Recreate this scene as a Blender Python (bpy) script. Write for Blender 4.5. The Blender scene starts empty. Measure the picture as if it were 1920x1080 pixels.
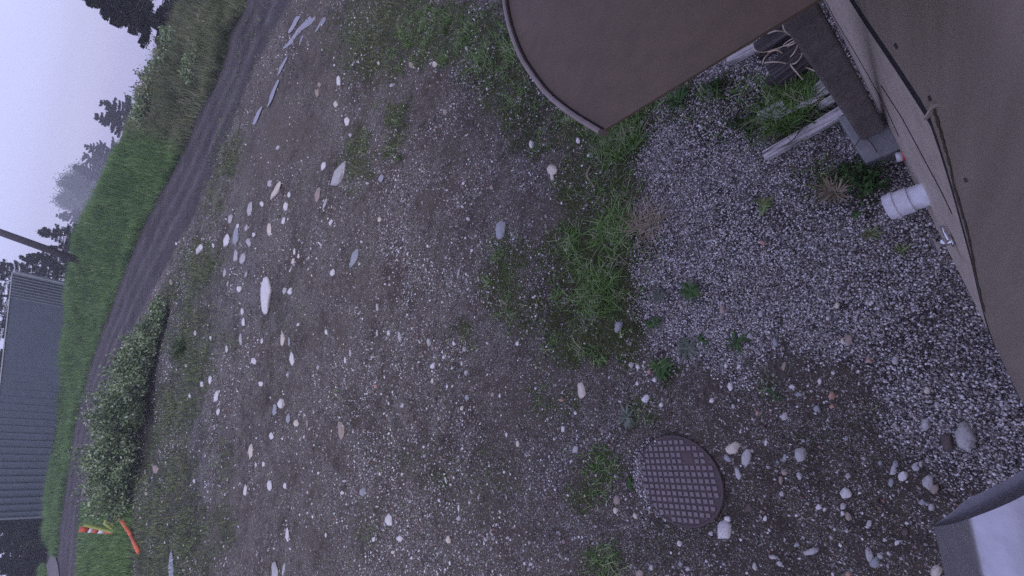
import bpy, bmesh, math, random
import numpy as np
from mathutils import Vector, Matrix
from mathutils import noise as mnoise

S = bpy.context.scene
C = S.collection
RNG = np.random.default_rng(7)
random.seed(7)
R = math.radians

# ------------------------------------------------------------ camera
F, PITCH, ROLL, H = 800.0, R(45), R(11), 3.1       # focal length in pixels of a 1920 wide frame
fw = np.array([0, math.cos(PITCH), -math.sin(PITCH)])
up = np.array([0, math.sin(PITCH), math.cos(PITCH)])
rt = np.cross(fw, up)
ix = -up*math.cos(ROLL) + rt*math.sin(ROLL)        # to the right in the frame (towards the ground below)
iy = -rt*math.cos(ROLL) - up*math.sin(ROLL)        # down in the frame
cd = bpy.data.cameras.new('camera'); cam = bpy.data.objects.new('camera', cd); C.objects.link(cam)
cd.sensor_width = 36; cd.lens = F/1920*36; cd.clip_start = 0.02; cd.clip_end = 2000
M3 = Matrix([(ix[i], -iy[i], -fw[i]) for i in range(3)])
cam.matrix_world = Matrix.Translation((0, 0, H)) @ M3.to_4x4()
S.camera = cam
S.render.resolution_x, S.render.resolution_y = 1024, 576
S.view_settings.view_transform = 'Standard'; S.view_settings.look = 'None'
S.view_settings.exposure = 0.06; S.view_settings.gamma = 1
S.cycles.max_bounces = 5; S.cycles.diffuse_bounces = 3; S.cycles.glossy_bounces = 3
S.cycles.transparent_max_bounces = 8; S.cycles.volume_bounces = 2
S.cycles.use_denoising = False

# ------------------------------------------------------------ sky and sun (overcast, lavender white)
W = bpy.data.worlds.new('World'); S.world = W; W.use_nodes = True
wn = W.node_tree; wn.nodes.clear()
def wnode(t, **k):
    n = wn.nodes.new(t)
    for a, v in k.items(): setattr(n, a, v)
    return n
out = wnode('ShaderNodeOutputWorld'); add = wnode('ShaderNodeAddShader')
sky = wnode('ShaderNodeTexSky', sky_type='NISHITA', sun_disc=False, sun_elevation=R(48), sun_rotation=R(205))
b1 = wnode('ShaderNodeBackground'); b1.inputs[1].default_value = 0.05
wn.links.new(sky.outputs[0], b1.inputs[0])
tc = wnode('ShaderNodeTexCoord'); mp = wnode('ShaderNodeMapping'); mp.inputs['Scale'].default_value = (1, 1, 3)
nz = wnode('ShaderNodeTexNoise'); nz.inputs['Scale'].default_value = 1.3; nz.inputs['Detail'].default_value = 5
rp = wnode('ShaderNodeValToRGB')
rp.color_ramp.elements[0].position = 0.32; rp.color_ramp.elements[0].color = (0.435, 0.415, 0.790, 1)
rp.color_ramp.elements[1].position = 0.70; rp.color_ramp.elements[1].color = (0.545, 0.522, 0.915, 1)
b2 = wnode('ShaderNodeBackground'); b2.inputs[1].default_value = 1.0
wn.links.new(tc.outputs['Generated'], mp.inputs[0]); wn.links.new(mp.outputs[0], nz.inputs[0])
wn.links.new(nz.outputs[0], rp.inputs[0]); wn.links.new(rp.outputs[0], b2.inputs[0])
wn.links.new(b1.outputs[0], add.inputs[0]); wn.links.new(b2.outputs[0], add.inputs[1]); wn.links.new(add.outputs[0], out.inputs[0])
sl = bpy.data.lights.new('sun', 'SUN'); sl.energy = 0.75; sl.angle = R(25); sl.color = (1, 0.96, 0.9)
so = bpy.data.objects.new('sun', sl); C.objects.link(so)
so.rotation_euler = (R(42), 0, R(205-180))

# ------------------------------------------------------------ maths helpers
def ray(px, py):
    px = np.asarray(px, float)[..., None]; py = np.asarray(py, float)[..., None]
    return fw + ix*(px-960)/F + iy*(py-540)/F
def project(P):
    P = np.asarray(P, float) - np.array([0, 0, H])
    d = P@fw; d = np.where(d < 0.02, 0.02, d)
    return 960+F*(P@ix)/d, 540+F*(P@iy)/d
def U(px, py, z=0.0):
    d = ray(px, py); return np.array([0, 0, H]) + d*((z-H)/d[..., 2:3])
def h2(i, j, s):
    n = (i.astype(np.int64)*374761393 + j.astype(np.int64)*668265263 + s*974634777) & 0x7fffffff
    n = ((n ^ (n >> 13))*1274126177) & 0x7fffffff
    return ((n ^ (n >> 16)) & 0xffff)/65535.0
def vn(x, y, sc=1.0, seed=0, octs=1):
    t = 0; a = 1; tot = 0
    for o in range(octs):
        X = np.asarray(x)*sc; Y = np.asarray(y)*sc
        i = np.floor(X); j = np.floor(Y); fx = X-i; fy = Y-j
        fx = fx*fx*(3-2*fx); fy = fy*fy*(3-2*fy)
        v = (h2(i, j, seed+o)*(1-fx)+h2(i+1, j, seed+o)*fx)*(1-fy) + (h2(i, j+1, seed+o)*(1-fx)+h2(i+1, j+1, seed+o)*fx)*fy
        t = t+v*a; tot += a; a *= 0.5; sc *= 2.03
    return t/tot
def sst(e0, e1, x):
    t = np.clip((x-e0)/(e1-e0), 0, 1); return t*t*(3-2*t)

# ------------------------------------------------------------ terrain, a gentle bowl around the yard, in azimuth and distance
def azt(px, py):
    d = ray(px, py); hr = np.hypot(d[..., 0], d[..., 1])
    return np.degrees(np.arctan2(d[..., 0], d[..., 1])), -d[..., 2]/hr
SL = 0.06
def zb(r): return SL*(np.sqrt((np.minimum(r, 60)-5)**2+1.0)+(np.minimum(r, 60)-5))/2 - 0.006
far_px = [(455,20),(430,60),(415,130),(380,200),(320,330),(265,430),(215,560),(165,700),(140,800),(125,900),(110,1000),(105,1080),(100,1180)]
near_px = [(560,-30),(535,32),(500,90),(440,230),(400,330),(370,400),(320,490),(270,580),(228,660),(195,730),(170,830),(158,900),(150,980),(142,1080),(138,1180)]
crest_px = [(345,0),(330,40),(250,200),(200,300),(165,380),(140,440),(124,520),(120,575),(106,700),(92,850),(80,965),(95,1010),(100,1080),(98,1180)]
def rtab(l):
    a, t = azt(*np.array(l, float).T); r = (H+SL*5)/(t+SL); o = np.argsort(a); return a[o], r[o], t[o]
AF, RF, _ = rtab(far_px); AN, RN, _ = rtab(near_px); AC, _, TC = rtab(crest_px)
BW = 4.5
DA, DR, _ = rtab([(312,580),(300,625),(290,665),(284,705),(281,745),(280,790),(277,840),(268,890)])
def rfar(a): return np.interp(a, AF, RF)
def rnear(a): return np.minimum(np.interp(a, AN, RN), rfar(a)-2.5)
def zg(x, y, micro=True):
    x = np.asarray(x, float); y = np.asarray(y, float)
    r = np.hypot(x, y); a = np.degrees(np.arctan2(x, y))
    rf = rfar(a); tc_ = np.interp(a, AC, TC)
    zc = H - tc_*(rf+BW)
    zc = np.maximum(zc-.38, zb(rf)+0.25)
    s = sst(0, 1, (r-rf)/BW)
    z = np.where(r < rf, zb(r), zb(rf)+(zc-zb(rf))*s - 0.012*np.maximum(0, r-rf-BW) - .13*np.minimum(90, np.maximum(0, r-rf-BW-9*sst(2, -6, a)-1)))
    # shallow ditch in front of the shrub row
    dz = np.exp(-((r-np.interp(a, DA, DR)-.1)/.55)**4)*sst(DA[0]-1, DA[0]+2, a)*sst(DA[-1]+1, DA[-1]-2, a)
    z = z - 0.55*dz
    if micro:
        w = sst(0.2, 1.2, r)*sst(60, 20, r)
        z = z + w*(0.05*(vn(x, y, 0.9, 3, 2)-.5) + 0.026*(vn(x, y, 5, 5, 2)-.5) + 0.014*(vn(x, y, 19, 9, 2)-.5)*sst(8, 5, r))
    return z
def ground(px, py):
    """where the ray through a picture point meets the ground"""
    px = np.atleast_1d(np.asarray(px, float)); py = np.atleast_1d(np.asarray(py, float))
    d = ray(px, py); hr = np.hypot(d[:, 0], d[:, 1]); d = d/hr[:, None]
    lo = np.full(len(px), 0.05); hi = np.full(len(px), 300.0); found = np.zeros(len(px), bool)
    rs = np.geomspace(0.05, 300, 420); prev = rs[0]
    for q in rs[1:]:
        below = (H + d[:, 2]*q) < zg(d[:, 0]*q, d[:, 1]*q)
        new = below & ~found
        lo[new] = prev; hi[new] = q; found |= below; prev = q
    for _ in range(18):
        m = (lo+hi)/2; below = (H+d[:, 2]*m) < zg(d[:, 0]*m, d[:, 1]*m)
        hi = np.where(below, m, hi); lo = np.where(below, lo, m)
    m = (lo+hi)/2
    return np.stack([d[:, 0]*m, d[:, 1]*m, zg(d[:, 0]*m, d[:, 1]*m)], -1)
def g1(px, py): return ground([px], [py])[0]
def at_r(px, py, r):
    d = ray(px, py); hr = math.hypot(d[0], d[1]); return np.array([0, 0, H]) + d*(r/hr)

# ------------------------------------------------------------ zones of the yard: what the ground is made of, and ditch shade painted in
def blob(px, py, l):
    o = np.zeros_like(px)
    for (x, y, rx, ry, w) in l:
        o = np.maximum(o, w*np.exp(-(((px-x)/rx)**2+((py-y)/ry)**2)**1.3))
    return o
def inpoly(px, py, poly):
    c = np.zeros(px.shape, bool); n = len(poly)
    for i in range(n):
        x1, y1 = poly[i]; x2, y2 = poly[i-1]
        if y1 == y2: continue
        c ^= ((y1 > py) != (y2 > py)) & (px < (x2-x1)*(py-y1)/(y2-y1)+x1)
    return c
GRAV = [(1250,150),(1380,40),(1480,-60),(1620,-60),(1760,250),(1960,600),(2100,850),(2100,1000),(1930,930),(1780,900),(1680,830),(1620,700),(1480,640),(1400,700),(1330,690),(1270,680),(1225,620),(1190,540),(1200,450),(1190,360),(1215,250)]
VEG = [(720,50,90,60,.9),(830,60,110,60,1),(930,110,80,70,.95),(980,190,70,60,.7),(1010,260,60,40,.45),(1080,225,60,60,.7),(1160,265,75,50,1),(1130,330,70,60,.9),(1090,360,60,40,.75),
       (1150,430,80,60,.8),(1060,470,50,70,.7),(1120,500,100,110,1),(1080,590,70,50,.95),(1180,560,40,70,.9),(1060,650,60,50,.5),(1150,640,60,50,.6),(950,510,45,80,.6),(980,580,50,50,.5),
       (1230,200,80,45,.7),(1300,170,60,30,.7),(1380,180,70,40,.7),(1470,200,60,45,1),(1330,230,80,35,.45),(1430,250,70,30,.35),(1550,330,60,25,.4),(1625,345,35,40,.9),(1490,340,40,20,.3),
       (1130,870,60,40,.38),(1110,930,60,40,.4),(1140,1050,60,50,.38),(1185,905,14,16,.9),(740,220,28,35,.6),(740,270,22,40,.5),(670,290,30,60,.5),(660,350,20,30,.3),(650,300,20,40,.45),
       (870,620,25,25,.45),(880,650,25,20,.35),(1200,780,50,40,.35),(1050,760,60,50,.35),(560,80,1,1,0),(700,110,80,50,.5),(1250,690,30,25,.6),(700,1000,50,60,.25),(900,900,120,120,.22),(760,860,60,60,.22),
       (820,890,40,40,.3),(1000,740,40,60,.3),(520,620,30,60,.15),(430,290,22,55,.6),(400,370,20,60,.35),(370,500,40,50,.75),(340,560,35,50,.75),(370,620,40,60,.5),(330,640,30,40,.7),(370,690,35,40,.6),(430,650,25,40,.25),
       (330,760,45,70,.8),(360,650,40,50,.75),(300,790,30,40,.7),(420,860,30,60,.3),(420,980,30,60,.35),(300,840,35,60,.6),(330,900,40,60,.7),(290,960,60,60,.8),(340,1000,45,70,.85),(310,1060,60,40,.7),(260,1010,40,50,.9),(210,980,45,70,1),(190,1050,45,60,1),(380,1050,40,50,.4),(265,900,30,60,.8),(460,560,1,1,0),
       (560,620,40,80,.15),(640,740,100,60,.12),(1600,720,40,40,.12),(1440,730,30,30,.3)]
MUD = [(590,100,60,120,.9),(520,200,55,120,1),(480,300,45,60,.9),(560,250,60,90,.8),(900,260,70,60,.5),(850,300,60,60,.55),(800,370,25,30,.9),(690,540,60,50,.8),(640,620,60,60,.4),(850,470,50,40,.5),(1040,400,50,50,.6),(800,170,90,40,.5),
       (1030,690,30,40,.7),(1000,780,60,70,.5),(900,960,40,40,.5),(1560,880,80,60,.45),(1480,1000,80,60,.5),(1650,930,60,60,.35),(1430,900,30,80,.5),(560,860,60,160,.3),(450,1000,60,80,.5),(600,1010,50,50,.4),(750,900,60,60,.3)]
DARK = [(300,900,50,110,.6),(370,800,30,60,.8),(370,890,25,60,.9),(350,960,40,80,.5),(420,570,40,60,.7),(460,500,30,50,.6),(500,560,40,50,.5),(400,640,40,60,.4),(340,600,50,70,.7),(310,700,60,80,.8),(330,800,70,70,.5),(440,540,40,60,.5),(380,860,40,90,.5),(270,740,25,140,1),(290,640,22,60,1)]  # dark ground patches; the last pair paints shade along the ditch
def zones(x, y):
    z = zg(x, y, False); px, py = project(np.stack([x, y, z], -1))
    r = np.hypot(x, y); a = np.degrees(np.arctan2(x, y))
    jx = (vn(x, y, 6, 11, 3)-.5); jy = (vn(x, y, 6, 23, 3)-.5)
    qx, qy = px+jx*90, py+jy*90
    g = inpoly(qx, qy, GRAV).astype(float)
    for ox, oy in ((18, 0), (-18, 0), (0, 18), (0, -18)): g += inpoly(qx+ox, qy+oy, GRAV)
    g = g/5
    lo = vn(x, y, 2.2, 31, 3)
    v = np.clip(blob(px+jx*60, py+jy*60, VEG), 0, 1)
    g = g*(1-0.75*v)
    m = blob(px+jx*40, py+jy*40, MUD)
    dk = blob(px+jx*30, py+jy*30, DARK)
    behind = (py < -300) | (py > 1400) | (px > 2300)
    g = np.where(behind & (r < 6), .3, g); v = np.where(behind, .3, v)
    edge = 0.5*(vn(x, y, 1.2, 41, 2)-.5)
    rn = rnear(a)+edge; rf = rfar(a)+edge
    road = sst(0, .5, r-rn)*sst(.3, -.1, r-rf)
    bank = sst(-.2, .3, r-rf)
    return g, v, m, road, bank, dk, px, py, r, a

# ------------------------------------------------------------ object helpers
def mesh_np(name, V, Fq, mats, smooth=False):
    me = bpy.data.meshes.new(name)
    V = np.asarray(V, np.float32); k = Fq.shape[1]; n = len(Fq)
    me.vertices.add(len(V)); me.vertices.foreach_set('co', V.ravel())
    me.loops.add(n*k); me.loops.foreach_set('vertex_index', Fq.astype(np.int32).ravel())
    me.polygons.add(n); me.polygons.foreach_set('loop_start', np.arange(0, n*k, k, dtype=np.int32))
    me.polygons.foreach_set('loop_total', np.full(n, k, np.int32))
    if smooth: me.polygons.foreach_set('use_smooth', np.ones(n, bool))
    me.update(calc_edges=True); me.validate()
    for m in (mats if isinstance(mats, (list, tuple)) else [mats]): me.materials.append(m)
    return me
def link(name, me, parent=None):
    o = bpy.data.objects.new(name, me); C.objects.link(o)
    if parent: o.parent = parent
    return o
def tag(o, label=None, cat=None, group=None, kind=None):
    if label: o['label'] = label
    if cat: o['category'] = cat
    if group: o['group'] = group
    if kind: o['kind'] = kind
    return o
def empty(name, loc=(0, 0, 0), rz=0):
    o = bpy.data.objects.new(name, None); C.objects.link(o); o.location = loc; o.rotation_euler = (0, 0, rz)
    o.empty_display_size = .1
    return o
def bobj(name, bm, m, parent=None, smooth=False, bevel=0):
    if bevel: bmesh.ops.bevel(bm, geom=bm.edges[:], offset=bevel, segments=2, profile=.5, affect='EDGES')
    bmesh.ops.recalc_face_normals(bm, faces=bm.faces[:])
    me = bpy.data.meshes.new(name); bm.to_mesh(me); bm.free()
    for p in me.polygons: p.use_smooth = smooth
    me.materials.append(m)
    return link(name, me, parent)
def box_pts(bm, P):
    """8 points: bottom 4 then top 4"""
    v = [bm.verts.new(tuple(p)) for p in P]
    for f in ((0,3,2,1),(4,5,6,7),(0,1,5,4),(1,2,6,5),(2,3,7,6),(3,0,4,7)): bm.faces.new([v[i] for i in f])
def bar(bm, a, b, wa, ha, wb=None, hb=None, upv=(0, 0, 1)):
    a = Vector(a); b = Vector(b); d = (b-a).normalized(); u = Vector(upv)
    if abs(d.dot(u)) > .95: u = Vector((1, 0, 0))
    s = d.cross(u).normalized(); u = s.cross(d)
    wb = wb or wa; hb = hb or ha
    P = []
    for c, w, h in ((a, wa, ha), (b, wb, hb)):
        P += [c-s*w/2-u*h/2, c+s*w/2-u*h/2, c+s*w/2+u*h/2, c-s*w/2+u*h/2]
    box_pts(bm, P)
def tube(bm, pts, rad, n=10, cap=True):
    pts = [Vector(p) for p in pts]; rings = []
    rads = rad if isinstance(rad, (list, tuple)) else [rad]*len(pts)
    side = None
    for i, p in enumerate(pts):
        d = (pts[min(i+1, len(pts)-1)]-pts[max(i-1, 0)]).normalized()
        if side is None:
            side = d.cross(Vector((0, 0, 1)) if abs(d.z) < .9 else Vector((1, 0, 0))).normalized()
        else: side = (side - d*side.dot(d)).normalized()
        u = d.cross(side)
        rings.append([bm.verts.new(p+(side*math.cos(t)+u*math.sin(t))*rads[i]) for t in [2*math.pi*k/n for k in range(n)]])
    for a, b in zip(rings, rings[1:]):
        for k in range(n): bm.faces.new((a[k], a[(k+1) % n], b[(k+1) % n], b[k]))
    if cap:
        bm.faces.new(rings[0][::-1]); bm.faces.new(rings[-1])

# ------------------------------------------------------------ materials
class N:
    def __init__(s, name):
        s.m = bpy.data.materials.new(name); s.m.use_nodes = True; s.t = s.m.node_tree; s.p = s.t.nodes['Principled BSDF']
    def n(s, t, **k):
        x = s.t.nodes.new(t)
        for a, v in k.items(): setattr(x, a, v)
        return x
    def l(s, a, b): s.t.links.new(a, b)
    def val(s, sock, v):
        if hasattr(v, 'is_linked') or hasattr(v, 'links'): s.l(v, sock)
        else: sock.default_value = v
    def math(s, op, a, b=0.0, c=None, clamp=False):
        x = s.n('ShaderNodeMath', operation=op, use_clamp=clamp); s.val(x.inputs[0], a); s.val(x.inputs[1], b)
        if c is not None: s.val(x.inputs[2], c)
        return x.outputs[0]
    def mix(s, f, a, b, bt='MIX'):
        x = s.n('ShaderNodeMix', data_type='RGBA', blend_type=bt); s.val(x.inputs[0], f)
        for so_, v in ((x.inputs[6], a), (x.inputs[7], b)): s.val(so_, (*v, 1) if isinstance(v, tuple) and len(v) == 3 else v)
        return x.outputs[2]
    def noise(s, co, sc, det=3, rough=.5):
        x = s.n('ShaderNodeTexNoise'); s.l(co, x.inputs['Vector']); x.inputs['Scale'].default_value = sc; x.inputs['Detail'].default_value = det; x.inputs['Roughness'].default_value = rough
        return x.outputs[0]
    def ramp(s, f, st):
        x = s.n('ShaderNodeValToRGB'); s.l(f, x.inputs[0]); e = x.color_ramp.elements
        while len(e) < len(st): e.new(.5)
        for q, (p, c) in zip(e, st): q.position = p; q.color = (*c, 1) if len(c) == 3 else c
        return x.outputs[0]
    def step(s, f, a, b):
        x = s.n('ShaderNodeMapRange'); x.interpolation_type = 'SMOOTHSTEP'; s.val(x.inputs[0], f); s.val(x.inputs[1], a); s.val(x.inputs[2], b); return x.outputs[0]
    def bump(s, h, strength=.3, dist=.01, prev=None):
        x = s.n('ShaderNodeBump'); x.inputs['Strength'].default_value = strength; x.inputs['Distance'].default_value = dist
        s.l(h, x.inputs['Height'])
        if prev: s.l(prev, x.inputs['Normal'])
        return x.outputs[0]
    def done(s, col=None, rough=None, normal=None, **k):
        if col is not None: s.val(s.p.inputs['Base Color'], (*col, 1) if isinstance(col, tuple) and len(col) == 3 else col)
        if rough is not None: s.val(s.p.inputs['Roughness'], rough)
        if normal is not None: s.l(normal, s.p.inputs['Normal'])
        for a, v in k.items(): s.val(s.p.inputs[a.replace('_', ' ')], v)
        return s.m
def simple(name, c1, c2, sc=8, rough=.7, bump=.1, det=5, obj=True, **k):
    s = N(name); co = s.n('ShaderNodeTexCoord').outputs['Object' if obj else 'Generated']
    f = s.noise(co, sc, det, .6); f2 = s.noise(co, sc*7, 3, .6)
    c = s.ramp(f, [(.3, c1), (.7, c2)])
    c = s.mix(.25, c, s.ramp(f2, [(.3, tuple(v*.6 for v in c1)), (.7, tuple(min(1, v*1.3) for v in c2))]))
    return s.done(c, rough, s.bump(f2, bump, .01), **k)
def leafmat(name, cols, rough=.6, trans=.15, obj=True):
    s = N(name); g = s.n('ShaderNodeNewGeometry')
    isl = g.outputs['Random Per Island']
    st = [(i/max(1, len(cols)-1), c) for i, c in enumerate(cols)]
    c = s.ramp(isl, st)
    f1 = s.noise(g.outputs['Position'], .9, 4, .6); f2 = s.noise(g.outputs['Position'], 4.5, 4, .6)
    c = s.mix(s.math('MULTIPLY', s.step(f1, .48, .66), .55), c, cols[0])
    c = s.mix(s.math('MULTIPLY', s.step(f2, .5, .7), .45), c, tuple(min(1, v*1.25) for v in cols[-1]))
    oi = s.n('ShaderNodeObjectInfo').outputs['Random']
    c = s.mix(s.math('MULTIPLY', oi, .2), c, cols[0])
    return s.done(c, rough, Specular_IOR_Level=.12)

M = {}
# ground ---------------------------------------------------------------------
def ground_mat():
    s = N('ground_earth_and_gravel'); g = s.n('ShaderNodeNewGeometry').outputs['Position']
    sx = s.n('ShaderNodeSeparateXYZ'); s.l(g, sx.inputs[0])
    z1 = s.n('ShaderNodeAttribute', attribute_name='zone'); z2 = s.n('ShaderNodeAttribute', attribute_name='zone2')
    a = s.n('ShaderNodeSeparateColor'); s.l(z1.outputs['Color'], a.inputs[0]); grav, veg, mud = a.outputs
    b = s.n('ShaderNodeSeparateColor'); s.l(z2.outputs['Color'], b.inputs[0]); road, bank, dark = b.outputs
    z3 = s.n('ShaderNodeAttribute', attribute_name='zone3'); c3 = s.n('ShaderNodeSeparateColor'); s.l(z3.outputs['Color'], c3.inputs[0]); rut, wet, white = c3.outputs
    nA = s.noise(g, 1.6, 6, .65); nB = s.noise(g, 9, 6, .7); nC = s.noise(g, 60, 4, .7); nD = s.noise(g, 220, 2, .6)
    dirt = s.ramp(nB, [(.28, (.028, .021, .013)), (.5, (.060, .046, .030)), (.72, (.115, .091, .062))])
    dirt = s.mix(s.step(nC, .35, .7), dirt, (.115, .094, .074), 'MIX')
    dirt = s.mix(.55, dirt, s.ramp(nD, [(.3, (.012, .010, .008)), (.7, (.195, .168, .135))]))
    dirt = s.mix(s.math('MULTIPLY', mud, .7), dirt, s.mix(nB, (.088, .072, .053), (.130, .107, .079)))
    moss = s.ramp(nC, [(.3, (.018, .024, .007)), (.52, (.050, .064, .020)), (.72, (.10, .115, .042))])
    mn = s.step(s.math('ADD', s.math('MULTIPLY', nB, .75), s.math('MULTIPLY', veg, .62)), .42, .66)
    mossf = s.math('MULTIPLY', mn, s.math('SUBTRACT', 1.0, road), clamp=True)
    lm = s.step(s.math('ADD', s.math('MULTIPLY', nA, .5), s.math('MULTIPLY', nB, .5)), .47, .58); mossf = s.math('MAXIMUM', mossf, s.math('MULTIPLY', s.math('MULTIPLY', lm, s.step(nC, .45, .6)), s.math('SUBTRACT', .85, s.math('MULTIPLY', mud, .75))))
    col = s.mix(mossf, dirt, moss)
    roadc = s.mix(s.step(nC, .3, .7), (.036, .032, .034), (.080, .071, .074))
    roadc = s.mix(s.math('MULTIPLY', rut, .9), roadc, (.135, .122, .122))
    roadc = s.mix(s.math('MULTIPLY', s.step(nA, .35, .65), .4), roadc, (.050, .041, .037))
    hollow_shade = s.math('MULTIPLY', s.step(s.noise(g, 26, 5, .75), .56, .68), s.math('SUBTRACT', .8, s.math('MULTIPLY', mud, .6)))  # shade of small hollows painted as dark noise spots, without relief
    col = s.mix(hollow_shade, col, (.028, .022, .020))
    col = s.mix(s.math('MULTIPLY', grav, .5), col, (.028, .026, .028))
    col = s.mix(road, col, roadc)
    col = s.mix(bank, col, s.mix(nB, (.028, .045, .014), (.06, .07, .03)))
    col = s.mix(s.math('MULTIPLY', dark, .75), col, s.mix(nC, (.022, .022, .024), (.07, .07, .07)))
    # pebbles in three sizes
    h = None
    for sc, dens0, dg, rad in ((42, .10, .60, .46), (95, .32, .60, .48), (210, .46, .5, .5)):
        v = s.n('ShaderNodeTexVoronoi', voronoi_dimensions='2D'); s.l(g, v.inputs['Vector']); v.inputs['Scale'].default_value = sc
        v.inputs['Randomness'].default_value = 1.0
        sc_ = s.n('ShaderNodeSeparateColor'); s.l(v.outputs['Color'], sc_.inputs[0])
        dens = s.math('ADD', s.math('MULTIPLY', grav, dg), dens0)
        dens = s.math('MULTIPLY', dens, s.math('SUBTRACT', 1.0, s.math('MULTIPLY', mud, .8)))
        dens = s.math('MULTIPLY', dens, s.math('SUBTRACT', 1.0, s.math('MULTIPLY', mossf, .7)))
        dens = s.math('MULTIPLY', dens, s.math('SUBTRACT', 1.0, bank))
        dens = s.math('MULTIPLY', dens, s.math('SUBTRACT', 1.0, s.math('MULTIPLY', road, .8)))
        dens = s.math('MULTIPLY', dens, s.math('ADD', s.math('MULTIPLY', s.step(s.math('ADD', s.math('MULTIPLY', nA, .5), s.math('MULTIPLY', nB, .5)), .40, .60), 1.5), .15)) if sc < 250 else dens
        on = s.math('LESS_THAN', sc_.outputs[0], dens)
        inside = s.step(v.outputs['Distance'], rad, rad*.72)
        mk = s.math('MULTIPLY', on, inside)
        pc = s.ramp(sc_.outputs[1], [(0, (.03, .027, .025)), (.3, (.12, .105, .09)), (.5, (.28, .255, .225)), (.7, (.46, .43, .385)), (.78, (.34, .22, .17)), (.84, (.68, .66, .64)), (1, (.88, .87, .85))])
        col = s.mix(mk, col, pc)
        hh = s.math('MULTIPLY', mk, s.math('DIVIDE', s.math('SUBTRACT', rad, v.outputs['Distance']), sc/42.0))
        h = hh if h is None else s.math('MAXIMUM', h, hh)
    damp = s.math('MULTIPLY', s.step(s.math('ADD', s.math('MULTIPLY', s.noise(g, .7, 5, .6), .6), s.math('MULTIPLY', s.noise(g, 4, 5, .65), .4)), .47, .60), .50)
    col = s.mix(damp, col, s.mix(1.0, col, (.36, .33, .30), 'MULTIPLY'))
    n1 = s.bump(s.math('ADD', nB, s.math('MULTIPLY', nC, .5)), .5, .03)
    n2 = s.bump(nD, .6, .006, n1)
    n3 = s.bump(h, .9, .03, n2)
    rough = s.math('SUBTRACT', .95, s.math('MULTIPLY', mud, .22))
    return s.done(col, rough, n3, Specular_IOR_Level=.18)
M['ground'] = ground_mat()
def pebmat(name, st, bumpy=.4):
    s = N(name); gi = s.n('ShaderNodeNewGeometry'); c = s.ramp(gi.outputs['Random Per Island'], st)
    n_ = s.noise(gi.outputs['Position'], 260, 3, .7); n2 = s.noise(gi.outputs['Position'], 60, 4, .7)
    c = s.mix(s.math('MULTIPLY', s.step(n2, .4, .75), .35), c, (.12, .11, .1))
    return s.done(c, .8, s.bump(n_, bumpy, .002), Specular_IOR_Level=.2)
M['gravel'] = pebmat('pale_gravel', [(0, (.05, .05, .055)), (.14, (.12, .115, .115)), (.32, (.28, .265, .255)), (.55, (.46, .435, .41)), (.76, (.62, .59, .56)), (.80, (.42, .31, .25)), (.84, (.72, .71, .7)), (1, (.9, .89, .87))])
M['pebble'] = pebmat('mixed_pebbles', [(0, (.06, .055, .055)), (.25, (.14, .125, .12)), (.5, (.30, .28, .265)), (.7, (.48, .46, .44)), (.78, (.29, .15, .11)), (.83, (.18, .23, .24)), (.87, (.66, .65, .62)), (1, (.88, .87, .85))])

def stone_mat(name, c, c2=None, mottle=.5):
    s = N(name); co = s.n('ShaderNodeTexCoord').outputs['Object']; oi = s.n('ShaderNodeObjectInfo').outputs['Random']
    v = s.n('ShaderNodeVectorMath', operation='SCALE'); s.l(co, v.inputs[0]); v.inputs['Scale'].default_value = 1
    a = s.noise(v.outputs[0], 14, 5, .65); b = s.noise(v.outputs[0], 90, 4, .7)
    c2 = c2 or tuple(x*.62 for x in c)
    col = s.mix(s.math('MULTIPLY', s.step(a, .42, .68), mottle), c, c2)
    col = s.mix(s.math('MULTIPLY', s.step(b, .48, .66), .55), col, tuple(x*.35 for x in c))
    return s.done(col, .7, s.bump(s.math('ADD', a, b), .5, .006), Specular_IOR_Level=.35)
M['st_white'] = stone_mat('white_stone', (.74, .72, .68), (.50, .47, .42))
M['st_pale'] = stone_mat('pale_grey_stone', (.50, .49, .46), (.27, .26, .25))
M['st_cream'] = stone_mat('cream_stone', (.68, .62, .50), (.48, .41, .30))
M['st_tan'] = stone_mat('tan_stone', (.38, .31, .25), (.23, .18, .14))
M['st_blue'] = stone_mat('blue_grey_stone', (.36, .375, .38), (.22, .235, .24))
M['st_dark'] = stone_mat('dark_brown_stone', (.13, .10, .085), (.08, .065, .055))
M['st_red'] = stone_mat('orange_red_stone', (.52, .31, .23), (.38, .21, .15))

M['grass'] = leafmat('grass_blades', [(.035, .068, .015), (.072, .145, .028), (.125, .25, .048), (.20, .36, .10), (.44, .45, .28)])
M['bankgrass'] = leafmat('tall_meadow_grass', [(.04, .095, .024), (.09, .20, .048), (.16, .32, .08), (.23, .40, .12), (.36, .48, .22)])
M['scrub'] = leafmat('scrubby_bank_growth', [(.06, .10, .03), (.12, .18, .055), (.19, .26, .09), (.22, .17, .11), (.25, .35, .14)])
M['bankscrub'] = leafmat('bank_weed_growth', [(.08, .11, .045), (.15, .20, .085), (.23, .29, .13), (.27, .21, .15), (.36, .42, .24)])
M['straw'] = leafmat('dry_straw', [(.20, .15, .10), (.33, .27, .18), (.42, .36, .26)])
M['shrub'] = leafmat('grey_green_willow_leaves', [(.05, .09, .028), (.12, .19, .06), (.20, .29, .11), (.32, .41, .20), (.56, .62, .44)])
M['weed'] = leafmat('weed_leaves', [(.03, .07, .02), (.06, .12, .035), (.10, .17, .06)])
M['weedgrey'] = leafmat('silvery_weed_leaves', [(.08, .10, .07), (.14, .17, .12), (.19, .21, .16)])
M['needle'] = leafmat('conifer_needles', [(.012, .022, .014), (.020, .034, .020), (.032, .048, .028)])
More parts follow.
